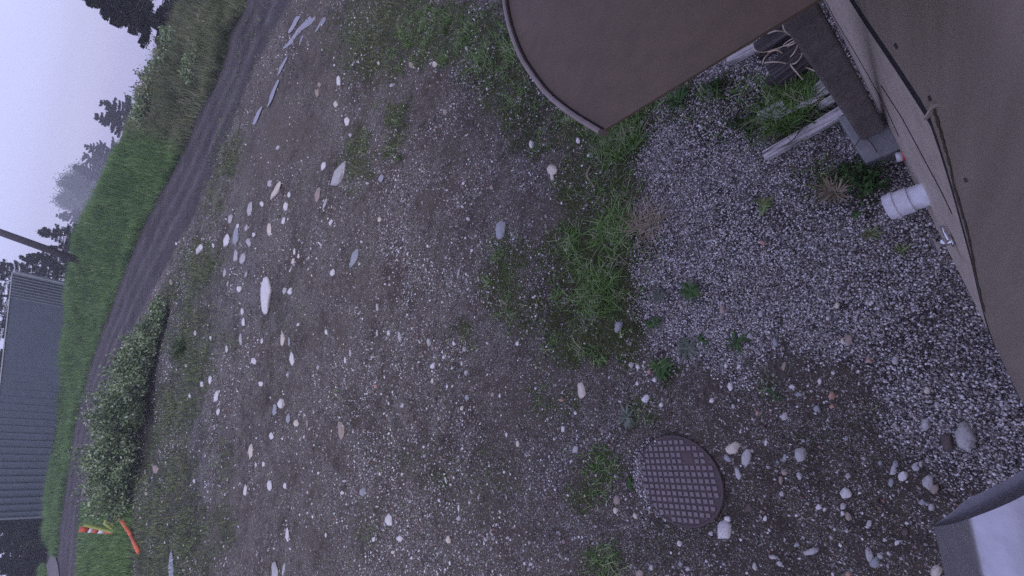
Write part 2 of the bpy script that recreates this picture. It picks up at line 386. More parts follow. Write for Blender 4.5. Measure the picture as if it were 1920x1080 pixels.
M['leaf'] = leafmat('deciduous_leaves', [(.04, .07, .022), (.08, .13, .045), (.13, .19, .07)])
M['bark'] = simple('bark', (.06, .048, .04), (.12, .10, .085), 12, .9, .5)
M['twig'] = simple('brown_twig', (.07, .05, .04), (.13, .10, .08), 30, .9, .2)
def wall_mat():
    s = N('taupe_metal_siding'); co = s.n('ShaderNodeNewGeometry').outputs['Position']; m_ = s.n('ShaderNodeMapping'); s.l(co, m_.inputs[0]); m_.inputs['Scale'].default_value = (5, 5, .35)
    f = s.noise(m_.outputs[0], 2.2, 5, .6); f2 = s.noise(co, 1.1, 4, .6); f3 = s.noise(co, 55, 3, .7)
    c = s.ramp(f, [(.3, (.27, .22, .165)), (.7, (.35, .29, .222))]); c = s.mix(s.math('MULTIPLY', s.step(f2, .45, .65), .35), c, (.30, .235, .19))
    c = s.mix(s.math('MULTIPLY', s.step(f3, .62, .75), .35), c, (.12, .095, .075))
    return s.done(c, .5, s.bump(f, .04, .01), Specular_IOR_Level=.35)
M['wall'] = wall_mat()
M['skirt'] = simple('pale_taupe_skirt', (.50, .43, .345), (.58, .50, .41), 2.0, .6, .03)
M['gap'] = simple('dark_joints_and_gap_shade', (.010, .009, .012), (.02, .018, .02), 5, .9, .0)
M['foam'] = simple('yellowed_foam', (.10, .085, .045), (.05, .042, .025), 30, .9, .5)
M['roof'] = simple('grey_roof_metal', (.14, .13, .13), (.2, .19, .19), 1, .5, .02)
M['canopy'] = simple('brown_painted_canopy', (.118, .082, .047), (.145, .103, .062), 3.0, .6, .02)
M['canopyrim'] = simple('taupe_canopy_rim', (.23, .185, .16), (.30, .25, .22), 6, .55, .03)
M['post'] = simple('dark_weathered_post', (.075, .062, .054), (.19, .165, .145), 5, .85, .5)
M['concrete'] = simple('grey_concrete', (.20, .21, .205), (.28, .29, .28), 5, .9, .25)
M['pvc'] = simple('white_plastic_pipe', (.66, .66, .67), (.78, .78, .79), 4, .35, .01)
M['red'] = simple('red_plastic', (.55, .06, .04), (.65, .09, .06), 10, .4, .01)
M['chrome'] = simple('bright_steel', (.62, .62, .64), (.78, .78, .8), 10, .22, .02, Metallic=1.0)
M['dkmetal'] = simple('dark_metal', (.05, .05, .055), (.09, .09, .095), 10, .5, .1)
M['rope'] = simple('cream_rope', (.55, .46, .33), (.68, .58, .44), 60, .8, .3)
M['iron'] = simple('rusted_cast_iron', (.062, .045, .044), (.095, .070, .066), 9, .6, .25)
M['ironstud'] = simple('worn_iron_studs', (.14, .118, .115), (.26, .225, .22), 40, .55, .3)
M['orange'] = simple('orange_plastic', (.80, .13, .04), (.85, .2, .08), 8, .45, .02)
M['lime'] = simple('lime_yellow_paint', (.36, .42, .07), (.46, .50, .14), 12, .5, .05)
M['stripe'] = simple('white_reflective_band', (.7, .7, .7), (.8, .8, .8), 20, .4, .02)
M['redband'] = simple('red_post_plastic', (.58, .07, .03), (.66, .11, .05), 12, .45, .02)
M['black'] = simple('black_rubber', (.012, .012, .013), (.03, .03, .03), 9, .6, .1)
M['pole'] = simple('weathered_pole_wood', (.045, .04, .045), (.08, .072, .075), 10, .85, .2)
M['shedwall'] = simple('slate_blue_metal_cladding', (.058, .080, .102), (.076, .100, .122), .6, .45, .01)
M['shedribs'] = simple('pale_slate_ribbed_metal', (.13, .15, .17), (.16, .18, .20), .6, .45, .01)
M['shedtrim'] = simple('pale_metal_trim', (.42, .44, .44), (.5, .52, .5), 3, .5, .01)
M['mat_hood'] = simple('brushed_grey_metal', (.46, .46, .48), (.52, .52, .54), 6, .38, .02, Metallic=.85)
M['hoodside'] = simple('dark_grey_painted_metal', (.075, .075, .085), (.10, .10, .11), 6, .5, .02)
def wood_mat(name, a, b, dark):
    s = N(name); co = s.n('ShaderNodeTexCoord').outputs['Object']; mp_ = s.n('ShaderNodeMapping'); s.l(co, mp_.inputs[0]); mp_.inputs['Scale'].default_value = (3, 32, 32)
    f = s.noise(mp_.outputs[0], 1.2, 6, .7); c = s.ramp(f, [(.34, dark), (.46, a), (.62, b)])
    return s.done(c, .9, s.bump(f, .7, .006))
M['board'] = wood_mat('silvered_board', (.42, .40, .38), (.74, .72, .70), (.06, .05, .045))
M['sleeper'] = wood_mat('dark_old_timber', (.045, .038, .036), (.13, .115, .11), (.012, .01, .01))
def water_mat():
    s = N('puddle_water'); g = s.n('ShaderNodeNewGeometry').outputs['Position']
    return s.done((.05, .045, .042), .06, s.bump(s.noise(g, 30, 2), .05, .003), IOR=1.33, Specular_IOR_Level=.5, Coat_Weight=1.0, Coat_Roughness=.04)
M['water'] = water_mat()

# ------------------------------------------------------------ the ground sheet
def build_ground():
    az = np.concatenate([np.arange(-180, -72, 1.8), np.arange(-72, 62, .42), np.arange(62, 180, 1.8)])
    rs = np.concatenate([[0.0004, 0.04], np.geomspace(.12, 350, 490)])
    A, RR = np.meshgrid(np.radians(az), rs); X = RR*np.sin(A); Y = RR*np.cos(A); Z = zg(X, Y)
    nr, na = X.shape
    V = np.stack([X.ravel(), Y.ravel(), Z.ravel()], -1)
    i, j = np.meshgrid(np.arange(nr-1), np.arange(na), indexing='ij'); j2 = (j+1) % na
    Q = np.stack([i*na+j, i*na+j2, (i+1)*na+j2, (i+1)*na+j], -1).reshape(-1, 4)[:, ::-1]
    me = mesh_np('ground', V, Q, M['ground'], True)
    g, v, m, road, bank, dk, px, py, r, a = zones(V[:, 0], V[:, 1])
    rn_ = rnear(a); tt_ = (r-rn_)/(rfar(a)-rn_)+.03*(vn(a, r*0, .4, 7, 2)-.5)
    rut = np.exp(-((tt_-.30)/.045)**2)+.8*np.exp(-((tt_-.55)/.05)**2)+.6*np.exp(-((tt_-.82)/.07)**2)
    rut = np.clip(rut*(.5+.9*vn(a*3, tt_*20, .5, 77, 3)), 0, 1)
    for nm, cols in (('zone', (g, v, m)), ('zone2', (road, bank, dk)), ('zone3', (rut, rut*0, rut*0))):
        at = me.attributes.new(nm, 'FLOAT_COLOR', 'POINT')
        at.data.foreach_set('color', np.stack([*cols, np.ones(len(V))], -1).astype(np.float32).ravel())
    tag(link('ground', me), 'yard of bare dirt, gravel and moss with a gravel road and a grassy bank beyond', 'ground', kind='structure')
build_ground()

# ------------------------------------------------------------ stuff: pebbles, grass
def ico(sub):
    bm = bmesh.new(); bmesh.ops.create_icosphere(bm, subdivisions=sub, radius=1)
    V = np.array([v.co[:] for v in bm.verts]); T = np.array([[v.index for v in f.verts] for f in bm.faces]); bm.free(); return V, T
def pebbles(name, P, size, mat, sub, label, sink=.25, flat=.65):
    n = len(P); V0, T0 = ico(sub); k = len(V0)
    sx = size*RNG.uniform(.75, 1.35, n); sy = size*RNG.uniform(.6, 1.0, n); sz = size*RNG.uniform(.4, flat+.2, n)
    th = RNG.uniform(0, 6.283, n); V = V0[None]*(1+RNG.normal(0, .13, (n, k, 1)))
    V = V*np.stack([sx, sy, sz], -1)[:, None, :]
    tx = RNG.normal(0, .25, n)[:, None]; V[:, :, 2] += V[:, :, 0]*tx
    c, s_ = np.cos(th)[:, None], np.sin(th)[:, None]
    X = V[:, :, 0]*c-V[:, :, 1]*s_; Y = V[:, :, 0]*s_+V[:, :, 1]*c
    W3 = np.stack([X, Y, V[:, :, 2]], -1)+P[:, None, :]; W3[:, :, 2] += (sz*(1-sink*2))[:, None]*.5
    T = (T0[None]+(np.arange(n)*k)[:, None, None]).reshape(-1, 3)
    tag(link(name, mesh_np(name, W3.reshape(-1, 3), T, mat, sub > 1)), label, 'gravel', kind='stuff')
def on_ground(x, y, dz=0): return np.stack([x, y, zg(x, y)+dz], -1)
def sample(n, r0, r1, a0, a1):
    r = np.sqrt(RNG.uniform(r0**2, r1**2, n)); a = np.radians(RNG.uniform(a0, a1, n)); return r*np.sin(a), r*np.cos(a)
MAN = (1275, 899)
manc = g1(*MAN)
def clear(x, y, px, py):
    n = np.array([-0.4417, 0.8972]); inside = (x*n[0]+y*n[1]) < -.262
    man = np.hypot(x-manc[0], y-manc[1]) < .30
    vis = (px > -60) & (px < 2000) & (py > -60) & (py < 1140)
    return ~inside & ~man & vis
x, y = sample(800000, .02, 4.6, -180, 180)
g, v, m, road, bank, dk, px, py, r, a = zones(x, y)
ok = clear(x, y, px, py) & (RNG.random(len(x)) < g*(.35+1.0*vn(x, y, 4, 71, 3))*(1-.55*sst(.58, .7, vn(x, y, 1.7, 73, 3))))
x, y = x[ok], y[ok]
pebbles('pale_gravel', on_ground(x, y, 0), RNG.uniform(.0032, .0080, len(x)), M['gravel'], 1, 'pale mixed gravel spread along the foot of the building', .3)
x, y = sample(900000, .02, 8, -180, 180)
g, v, m, road, bank, dk, px, py, r, a = zones(x, y)
cl = sst(.36, .66, vn(x, y, 2.6, 81, 3))
ok = clear(x, y, px, py) & (RNG.random(len(x)) < (1-g)*(1-.85*m)*(1-.6*v)*(.04+.42*cl)*sst(8, 5, r)) & (r > 0)
x, y, rr = x[ok], y[ok], r[ok]
sz = (.0030+.0065*RNG.random(len(x))**2.2)*(1+.12*rr)
pebbles('small_pebbles', on_ground(x, y, 0), sz, M['pebble'], 1, 'small mixed pebbles strewn over the bare yard', .3)
x, y = sample(150000, 2.5, 22, -48, 40)
g, v, m, road, bank, dk, px, py, r, a = zones(x, y)
ok = clear(x, y, px, py) & (RNG.random(len(x)) < (1-.9*m)*(1-.7*v)*(.14+.86*sst(.42, .66, vn(x, y, .9, 91, 4)))*(road < .5)*(bank < .1)*(g < .5))
x, y = x[ok], y[ok]; rr = r[ok]
pebbles('coarse_pebbles', on_ground(x, y, 0), (.0055+.015*RNG.random(len(x))**4)*(1+.035*rr), M['pebble'], 1, 'coarser pebbles scattered over the yard', .3)

def blades(name, P, length, width, mat, label, cat='grass', lean=.6, segs=3, seed=1, kind='stuff', parent=None, droop=.6, head=None):
    n = len(P); rg = np.random.default_rng(seed)
    th = rg.uniform(0, 6.283, n) if head is None else head; ln = np.abs(rg.normal(lean, .25, n))
    d = np.stack([np.cos(th), np.sin(th)], -1); sd = np.stack([-np.sin(th+rg.normal(0, .5, n)), np.cos(th)], -1)
    V = np.zeros((n, segs*2+1, 3))
    for k in range(segs+1):
        t = k/segs; out = length*ln*t*(0.6+droop*t); hh = length*(t-droop*.45*t*t*ln)*np.clip(1.15-ln*.35, .3, 1.1)
        c = np.stack([P[:, 0]+d[:, 0]*out, P[:, 1]+d[:, 1]*out, P[:, 2]+hh-.003], -1)
        if k < segs:
            w = (width*(1-t*.75)/2)[:, None]
            V[:, 2*k] = c; V[:, 2*k, :2] += sd*w; V[:, 2*k+1] = c; V[:, 2*k+1, :2] -= sd*w
        else: V[:, 2*k] = c
    kk = segs*2+1; base = (np.arange(n)*kk)[:, None]; T = []
    for k in range(segs):
        if k < segs-1: T += [[2*k, 2*k+1, 2*k+3], [2*k, 2*k+3, 2*k+2]]
        else: T += [[2*k, 2*k+1, 2*k+2]]
    T = (np.array(T)[None]+base[:, :, None]).reshape(-1, 3)
    o = link(name, mesh_np(name, V.reshape(-1, 3), T, mat), parent)
    if label: tag(o, label, cat, kind=kind)
    return o
# grass in the yard: tufts where the zone says so
x, y = sample(330000, .02, 7.5, -180, 180)
g, v, m, road, bank, dk, px, py, r, a = zones(x, y)
tuft = sst(.44, .66, vn(x, y, 7, 101, 3))*(.45+.55*sst(.38, .56, vn(x, y, 2.4, 103, 3)))
ok = clear(x, y, px, py) & (RNG.random(len(x)) < np.clip(v*1.25-.2, 0, 1)*(.04+.96*tuft)) 
x, y, vv = x[ok], y[ok], v[ok]
k = 3; X = np.repeat(x, k)+RNG.normal(0, .012, len(x)*k); Y = np.repeat(y, k)+RNG.normal(0, .012, len(x)*k); L = (.035+.085*RNG.random(len(X))**1.5)*(.5+.7*np.repeat(vv, k))
blades('yard_grass', on_ground(X, Y), L, .0045+.0045*RNG.random(len(X)), M['grass'], 'ragged green grass growing in tufts across the yard', lean=.9, seed=2)
ok2 = RNG.random(len(x)) < .16; X = x[ok2]; Y = y[ok2]
blades('dry_grass', on_ground(X, Y), .05+.08*RNG.random(len(X)), .0022+0*X, M['straw'], 'dry straw coloured stems among the yard grass', lean=1.3, seed=3)
# low mossy clover over the thin places
x, y = sample(330000, .1, 17, -60, 120)
g, v, m, road, bank, dk, px, py, r, a = zones(x, y)
ok = clear(x, y, px, py) & (RNG.random(len(x)) < np.clip(.16+v*.7, 0, 1)*sst(.42, .60, vn(x, y, 3.2, 111, 4))*(1-.75*g)*(1-m*.8))
x, y, rr = x[ok], y[ok], r[ok]
blades('ground_cover', on_ground(x, y), (.014+.022*RNG.random(len(x)))*(1+.1*rr), .005*(1+.14*rr), M['scrub'], 'low moss and clover covering the packed earth', 'ground cover', lean=1.0, segs=2, seed=4)
# far yard grass in front of the road
x, y = sample(170000, 6, 34, -36, 26)
g, v, m, road, bank, dk, px, py, r, a = zones(x, y)
ok = (RNG.random(len(x)) < np.clip(v*1.3-.1, 0, 1)*(.25+.75*sst(.40, .58, vn(x, y, 1.3, 121, 4)))) & (road < .3) & (bank < .2)
x, y, rr = x[ok], y[ok], r[ok]
blades('verge_grass', on_ground(x, y), .06+.14*RNG.random(len(x)), .008+.0004*rr, M['scrub'], 'patchy grass and weeds between the yard and the road', lean=.7, segs=2, seed=5)
# tall grass on the bank
n = 260000; a_ = RNG.uniform(-38, 24, n); t_ = RNG.uniform(-.1, 3.2, n)**1.0
r_ = rfar(a_)+t_*2.6+.45*(vn(a_, t_*0, .8, 131, 2)-.3); x, y = r_*np.sin(np.radians(a_)), r_*np.cos(np.radians(a_))
scr = sst(5, 9, a_+6*(vn(x, y, .35, 141, 2)-.5))
hole = sst(.58, .68, vn(x, y, .45, 151, 3))*sst(4, 9, a_)
keep = RNG.random(n) > hole*.9
qx_, qy_ = project(on_ground(x, y)); keep &= ~inpoly(qx_, qy_, [(74,960),(84,960),(94,1000),(104,1030),(113,1060),(118,1100),(94,1100),(88,1060),(80,1030),(77,1000)])
def bk(sel, nm, mat, L0, lab, sd):
    X, Y = x[sel], y[sel]; L = L0*(.5+.9*RNG.random(len(X)))*(.35+1.2*vn(X, Y, .9, 161, 3))
    blades(nm, on_ground(X, Y), L, .014+.014*RNG.random(len(X)), M[mat], lab, lean=.45, segs=2, seed=sd)
bk(keep & (RNG.random(n) > scr), 'bank_grass', 'bankgrass', .38, 'tall green meadow grass on the bank behind the road', 6)
bk(keep & (RNG.random(n) < scr), 'bank_scrub', 'bankscrub', .40, 'brown and green weedy growth on the upper end of the bank', 7)
# bright green patch by the marker posts
n = 9000; px_, py_ = RNG.uniform(150, 250, n), RNG.uniform(940, 1100, n)
P = ground(px_, py_); ok = np.hypot(P[:, 0], P[:, 1]) < rnear(np.degrees(np.arctan2(P[:, 0], P[:, 1])))-.3
P = P[ok]; blades('green_verge', P, .14+.18*RNG.random(len(P)), .014+.008*RNG.random(len(P)), M['bankgrass'], 'lush green grass around the fallen marker posts', lean=.4, segs=2, seed=8)

# ------------------------------------------------------------ puddles
def puddle(poly, label, dz=.012):
    q_ = np.array(poly+[poly[0]], float)
    for _ in range(3):
        q_ = np.concatenate([np.stack([a_*.75+b_*.25, a_*.25+b_*.75]) for a_, b_ in zip(q_, q_[1:])]); q_ = np.concatenate([q_, q_[:1]])
    P = ground(*q_[:-1].T)
    c = P.mean(0); ng = 1; pts = []
    n = len(P)
    for i in range(n):
        for t in np.linspace(0, 1, ng, endpoint=False):
            p = P[i]*(1-t)+P[(i+1) % n]*t; w = 1+.25*(vn(p[0]*3, p[1]*3, 1.5, 5, 2)-.5); pts.append(c+(p-c)*w*1.0)
    bm = bmesh.new(); vs = [bm.verts.new((p[0], p[1], zg(p[0], p[1], False)+dz)) for p in pts]
    cv = bm.verts.new((c[0], c[1], zg(c[0], c[1], False)+dz))
    for i in range(len(vs)): bm.faces.new((vs[i], vs[(i+1) % len(vs)], cv))
    o = bobj('puddle', bm, M['water']); tag(o, label, 'puddle', kind='structure')
puddle([(541,62),(547,48),(555,32),(566,28),(562,38),(552,54),(545,62)], 'bright teardrop puddle nearest the road at the top of the yard')
puddle([(531,92),(543,77),(556,59),(569,42),(580,30),(596,28),(588,40),(578,50),(570,48),(558,68),(546,84),(535,92)], 'largest bright puddle with ragged fingers at the top of the yard')
puddle([(590,62),(599,46),(606,34),(612,34),(608,46),(601,48),(594,60)], 'small puddle farthest from the road')
puddle([(548,104),(558,84),(566,66),(570,66),(562,86),(551,106)], 'narrow trickle of water joining the wheel rut')
puddle([(504,200),(507,184),(515,164),(522,150),(526,150),(520,168),(513,186),(506,200)], 'thin sliver of water in the wheel rut')
puddle([(521,142),(528,124),(538,106),(541,107),(532,126),(524,143)], 'dashed upper stretch of water in the wheel rut')
puddle([(475,232),(482,216),(491,202),(496,202),(488,218),(479,234)], 'lowest sliver of water in the wheel rut')
puddle([(318,1090),(319,1050),(322,1030),(326,1032),(327,1060),(328,1090)], 'thin puddle on the verge in front of the orange pole')

# ------------------------------------------------------------ building on the right
u = np.array([0.8972, 0.4417]); nn = np.array([-0.4417, 0.8972]); OFF = -.250     # wall line direction, outward normal
def WP(px, py, off=OFF):
    d = ray(px, py); t = off/(d[0]*nn[0]+d[1]*nn[1]); p = np.array([0, 0, H])+d*t; return p[:2]@u, p[2]
def wp(s_, z, o=0): p = u*s_+nn*(OFF+o); return (p[0], p[1], z)
def strip(name, lower, upper, o0, o1, mat, parent, n=40):
    """a band on the wall between two (s, z) polylines, from offset o0 out to o1"""
    ss = np.linspace(max(lower[0][0], upper[0][0]), min(lower[-1][0], upper[-1][0]), n)
    lz = np.interp(ss, *zip(*lower)); uz = np.interp(ss, *zip(*upper))
    bm = bmesh.new(); R4 = []
    for s_, a_, b_ in zip(ss, lz, uz): R4.append([bm.verts.new(wp(s_, a_, o0)), bm.verts.new(wp(s_, a_, o1)), bm.verts.new(wp(s_, b_, o1)), bm.verts.new(wp(s_, b_, o0))])
    for p, q in zip(R4, R4[1:]):
        for k in range(4): bm.faces.new((p[k], p[(k+1) % 4], q[(k+1) % 4], q[k]))
    bm.faces.new(R4[0]); bm.faces.new(R4[-1][::-1])
    return bobj(name, bm, mat, parent)
bld = empty('metal_clad_building', wp(0, 0)); bld.location = (0, 0, 0)
tag(bld, 'taupe metal clad building with a pale skirt board along its foot', 'building')
gap = sorted([WP(*q) for q in [(1560,-60),(1620,32),(1680,120),(1740,212),(1765,285),(1790,370),(1806,430),(1820,480),(1833,540),(1846,592)]])
base = sorted([WP(*q) for q in [(1500,-60),(1545,32),(1600,140),(1640,222),(1700,300),(1745,372),(1785,455),(1812,520),(1848,612),(1880,700),(1915,800)]])
S0, S1 = -1.6, 6.0
gl = [(S0, -.15), (gap[0][0]-.12, 0.02)] + gap[:-1] + [(gap[-1][0], gap[-1][1]), (S1, gap[-1][1]+.1)]
bl = [(S0, -.2)] + [(s_, max(-.12, z-.0)) for s_, z in base] + [(S1, -.1)]
bl.sort(); gl.sort()
bl2 = [(s_, -.2) for s_, z in bl]
strip('siding', [(s_, z+.018) for s_, z in gl], [(S0, 4.1), (S1, 4.1)], -.12, .0, M['wall'], bld, 120)
strip('skirt_board', bl2, [(s_, min(z, 4)-.0) for s_, z in gl], -.12, -.006, M['skirt'], bld, 120)
strip('painted_gap_shadow', [(s_, z-.085) for s_, z in gl], [(s_, z+.01) for s_, z in gl], -.03, -.0035, M['gap'], bld, 120)  # solid dark strip on the skirt, painted shade of the gap under the siding
def line_on_wall(name, pts, w, mat, o1, parent, o0=-.03):
    P = [WP(*q) for q in pts]; bm = bmesh.new()
    for (s0, z0), (s1, z1) in zip(P, P[1:]):
        box_pts(bm, [wp(s0, z0-w/2, o0), wp(s1, z1-w/2, o0), wp(s1, z1-w/2, o1), wp(s0, z0-w/2, o1), wp(s0, z0+w/2, o0), wp(s1, z1+w/2, o0), wp(s1, z1+w/2, o1), wp(s0, z0+w/2, o1)])
    return bobj(name, bm, mat, parent)
line_on_wall('seam', [(1545,0),(1562,34),(1610,115),(1655,195),(1683,257)], .006, M['gap'], -.0035, bld)
line_on_wall('seam', [(1650,162),(1690,225),(1730,300),(1762,360),(1782,402)], .006, M['gap'], -.0035, bld)
line_on_wall('screw', [(1680,82),(1684,89)], .012, M['dkmetal'], .006, bld)
line_on_wall('screw', [(1812,334),(1815,340)], .012, M['dkmetal'], .006, bld)
line_on_wall('screw', [(1744,180),(1747,187)], .010, M['bark'], .006, bld)
line_on_wall('folded_flap', [(1739,221),(1757,196)], .02, M['skirt'], .012, bld)
# ragged sealant line under the siding edge
fp = [(1752,212),(1762,240),(1768,262),(1776,290),(1784,318),(1788,345),(1797,375),(1805,402),(1812,425),(1820,460),(1826,492),(1833,530),(1840,560),(1846,585)]
P = [WP(*q) for q in fp]; P = np.array(P); tq = np.linspace(0, len(P)-1, 70); sP = np.interp(tq, range(len(P)), P[:, 0]); zP = np.interp(tq, range(len(P)), P[:, 1])
bm = bmesh.new(); prev = None
for k, (s_, z) in enumerate(zip(sP, zP)):
    lo = z-.008+.012*math.sin(k*1.3); hi = z+.030+.030*abs(mnoise.noise(Vector((k*.35, 0, 0))))*2
    cur = [bm.verts.new(wp(s_, lo, -.002)), bm.verts.new(wp(s_, lo, .003)), bm.verts.new(wp(s_, hi, .003)), bm.verts.new(wp(s_, hi, -.002))]
    if prev:
        for q in range(4): bm.faces.new((prev[q], prev[(q+1) % 4], cur[(q+1) % 4], cur[q]))
    prev = cur
bobj('sealant', bm, M['foam'], bld)
# rest of the building: roof with a small overhang, side wall
bm = bmesh.new()
box_pts(bm, [wp(S0-.2, 4.1, -4), wp(S1+.2, 4.1, -4), wp(S1+.2, 4.1, .12), wp(S0-.2, 4.1, .12), wp(S0-.2, 5.1, -4), wp(S1+.2, 5.1, -4), wp(S1+.2, 4.2, .12), wp(S0-.2, 4.2, .12)])
bobj('roof', bm, M['roof'], bld)
bm = bmesh.new()
box_pts(bm, [wp(S0+.01, -.2, -3.9), wp(S1-.01, -.2, -3.9), wp(S1-.01, -.2, -.14), wp(S0+.01, -.2, -.14), wp(S0+.01, 4.1, -3.9), wp(S1-.01, 4.1, -3.9), wp(S1-.01, 4.1, -.14), wp(S0+.01, 4.1, -.14)])
bobj('inner_wall', bm, M['wall'], bld)

# door canopy, fixed to the wall and reaching out over the yard
ZC = 2.2
cp = [U(x_, y_, ZC)[:2] for x_, y_ in [(1130,245),(1075,212),(1030,176),(1003,140),(983,110),(968,75),(957,40)]]
cp += [U(950, 0, ZC)[:2], U(948, -40, ZC)[:2]]
e0 = cp[0]; k0 = (e0@u, e0@nn-OFF); cr = U(1480, 32, ZC)[:2]
outl = list(cp); last = outl[-1]; sl_ = last@u
outl += [u*(sl_+.35)+nn*(last@nn+.02), u*(sl_+.9)+nn*(last@nn-.02), u*(sl_+.9)+nn*OFF]
dirn = (cr-e0)/np.linalg.norm(cr-e0); tt = (OFF-e0@nn)/(dirn@nn); outl.append(e0+dirn*tt)
can = empty('door_canopy', (0, 0, 0)); tag(can, 'brown metal door canopy with a curved, rimmed front edge', 'canopy')
bm = bmesh.new()
tb = [bm.verts.new((p[0], p[1], ZC)) for p in outl]; bb = [bm.verts.new((p[0], p[1], ZC-.008)) for p in outl]
bm.faces.new(tb); bm.faces.new(bb[::-1])
for i in range(len(tb)): bm.faces.new((tb[i-1], tb[i], bb[i], bb[i-1]))
bobj('panel', bm, M['canopy'], can)
bm = bmesh.new(); edge = outl[:-3]+[outl[-3]]
E2 = np.array(edge); 
def smooth(P, it=2):
    for _ in range(it):
        Q = [P[0]]
        for a_, b_ in zip(P, P[1:]): Q += [a_*.75+b_*.25, a_*.25+b_*.75]
        Q.append(P[-1]); P = np.array(Q)
    return P
E2 = smooth(E2, 1); rings = []
for i, p in enumerate(E2):
    d = E2[min(i+1, len(E2)-1)]-E2[max(i-1, 0)]; d /= np.linalg.norm(d); o = np.array([d[1], -d[0]])
    if o@(p-np.array([1.2, .5])) < 0: o = -o
    rings.append([bm.verts.new((*(p+o*q), ZC+z)) for q, z in ((-.010, -.022), (.011, -.022), (.013, .010), (.006, .014), (.000, .012), (-.002, .003))])
for a_, b_ in zip(rings, rings[1:]):
    for k in range(6): bm.faces.new((a_[k], a_[(k+1) % 6], b_[(k+1) % 6], b_[k]))
bm.faces.new(rings[0]); bm.faces.new(rings[-1][::-1])
bobj('rim', bm, M['canopyrim'], can)
bm = bmesh.new(); rings = []
for i, p in enumerate(E2):
    d = E2[min(i+1, len(E2)-1)]-E2[max(i-1, 0)]; d /= np.linalg.norm(d); o = np.array([d[1], -d[0]])
    if o@(p-np.array([1.2, .5])) < 0: o = -o
    rings.append([bm.verts.new((*(p+o*q), ZC+z)) for q, z in ((-.0065, .001), (-.0025, .001), (-.0025, .004), (-.0065, .004))])
for a_, b_ in zip(rings, rings[1:]):
    for k in range(4): bm.faces.new((a_[k], a_[(k+1) % 4], b_[(k+1) % 4], b_[k]))
bobj('seal', bm, M['gap'], can)

# curved grey metal hood at the lower right
hood = empty('metal_hood', (0, 0, 0)); tag(hood, 'curved grey metal hood fixed to the wall in the lower right corner', 'hood')
ZH = 2.2
A_ = [(1752,988,ZH-.115),(1785,983,ZH-.06),(1808,976,ZH-.025),(1822,971,ZH-.008),(1875,951,ZH),(1925,927,ZH+.002),(1990,885,ZH+.004),(2060,838,ZH+.004)]
A2 = smooth(np.array(A_, float), 2); top = [U(a, b, c) for a, b, c in A2]
B2 = smooth(np.array([(1750,985),(1785,973),(1808,964),(1822,958),(1875,931),(1925,902),(1990,860),(2060,815)], float), 2); bot = [U(a, b, ZH-.12) for a, b in B2]
ex = np.array([-u[0], -u[1], 0])*.45+np.array([nn[0], nn[1], 0])*.0
d0 = U(1770, 1080, ZH)-U(1750, 985, ZH); d0 /= np.linalg.norm(d0); ex = d0*.5
bm = bmesh.new(); ta = [bm.verts.new(p) for p in top]; tb = [bm.verts.new(p+ex) for p in top]
ba = [bm.verts.new((p[0], p[1], ZH-.13)) for p in top]; bbv = [bm.verts.new((p[0]+ex[0], p[1]+ex[1], ZH-.13)) for p in top]
for i in range(len(top)-1): bm.faces.new((ta[i], ta[i+1], tb[i+1], tb[i])); bm.faces.new((ba[i], bbv[i], bbv[i+1], ba[i+1])); bm.faces.new((tb[i], tb[i+1], bbv[i+1], bbv[i]))
bm.faces.new((ta[0], tb[0], bbv[0], ba[0])); bm.faces.new((ta[-1], ba[-1], bbv[-1], tb[-1])); bm.faces.new(ta[::-1]+ba) if False else None
o = bobj('cover', bm, M['mat_hood'], hood, False)
for p_ in o.data.polygons: p_.use_smooth = p_.normal.z > .2
bm = bmesh.new(); fa = [bm.verts.new(p-d0*.0) for p in top]; fb = [bm.verts.new(p) for p in bot]
fc = [bm.verts.new(p+d0*.012-np.array([0, 0, .0])) for p in bot]; fd = [bm.verts.new(p+d0*.012-np.array([0, 0, .002])) for p in top]
for i in range(len(top)-1):
    for q in ((fa, fb), (fb, fc), (fc, fd), (fd, fa)): bm.faces.new((q[0][i], q[0][i+1], q[1][i+1], q[1][i]))
bm.faces.new((fa[0], fb[0], fc[0], fd[0])); bm.faces.new((fa[-1], fd[-1], fc[-1], fb[-1]))
bobj('end_flange', bm, M['hoodside'], hood)

# ------------------------------------------------------------ post on a concrete block
pb = U(1631, 238, .10); pt = U(1506, 32, 1.2); dvec = (pt-pb); ptop = pb+dvec*1.55
blk = empty('concrete_block', (0, 0, 0)); 
bm = bmesh.new(); Bq = [U(*q, .10) for q in [(1570,218),(1648,205),(1690,278),(1624,306)]]
Bq = [np.array([p[0], p[1], .10]) for p in Bq]
box_pts(bm, [(p[0], p[1], -.06) for p in Bq]+[tuple(p) for p in Bq]); C.objects.unlink(blk); bpy.data.objects.remove(blk)
b_ = bobj('concrete_block', bm, M['concrete'], None, False, .006); tag(b_, 'grey concrete block under the dark wooden post', 'block')
bm = bmesh.new(); bar(bm, pb, ptop, *(.125, .115), .128, .12, upv=(nn[0], nn[1], 0))
o = bobj('wooden_post', bm, M['post'], None, False, .012); tag(o, 'dark weathered wooden post standing on the grey concrete block', 'post')

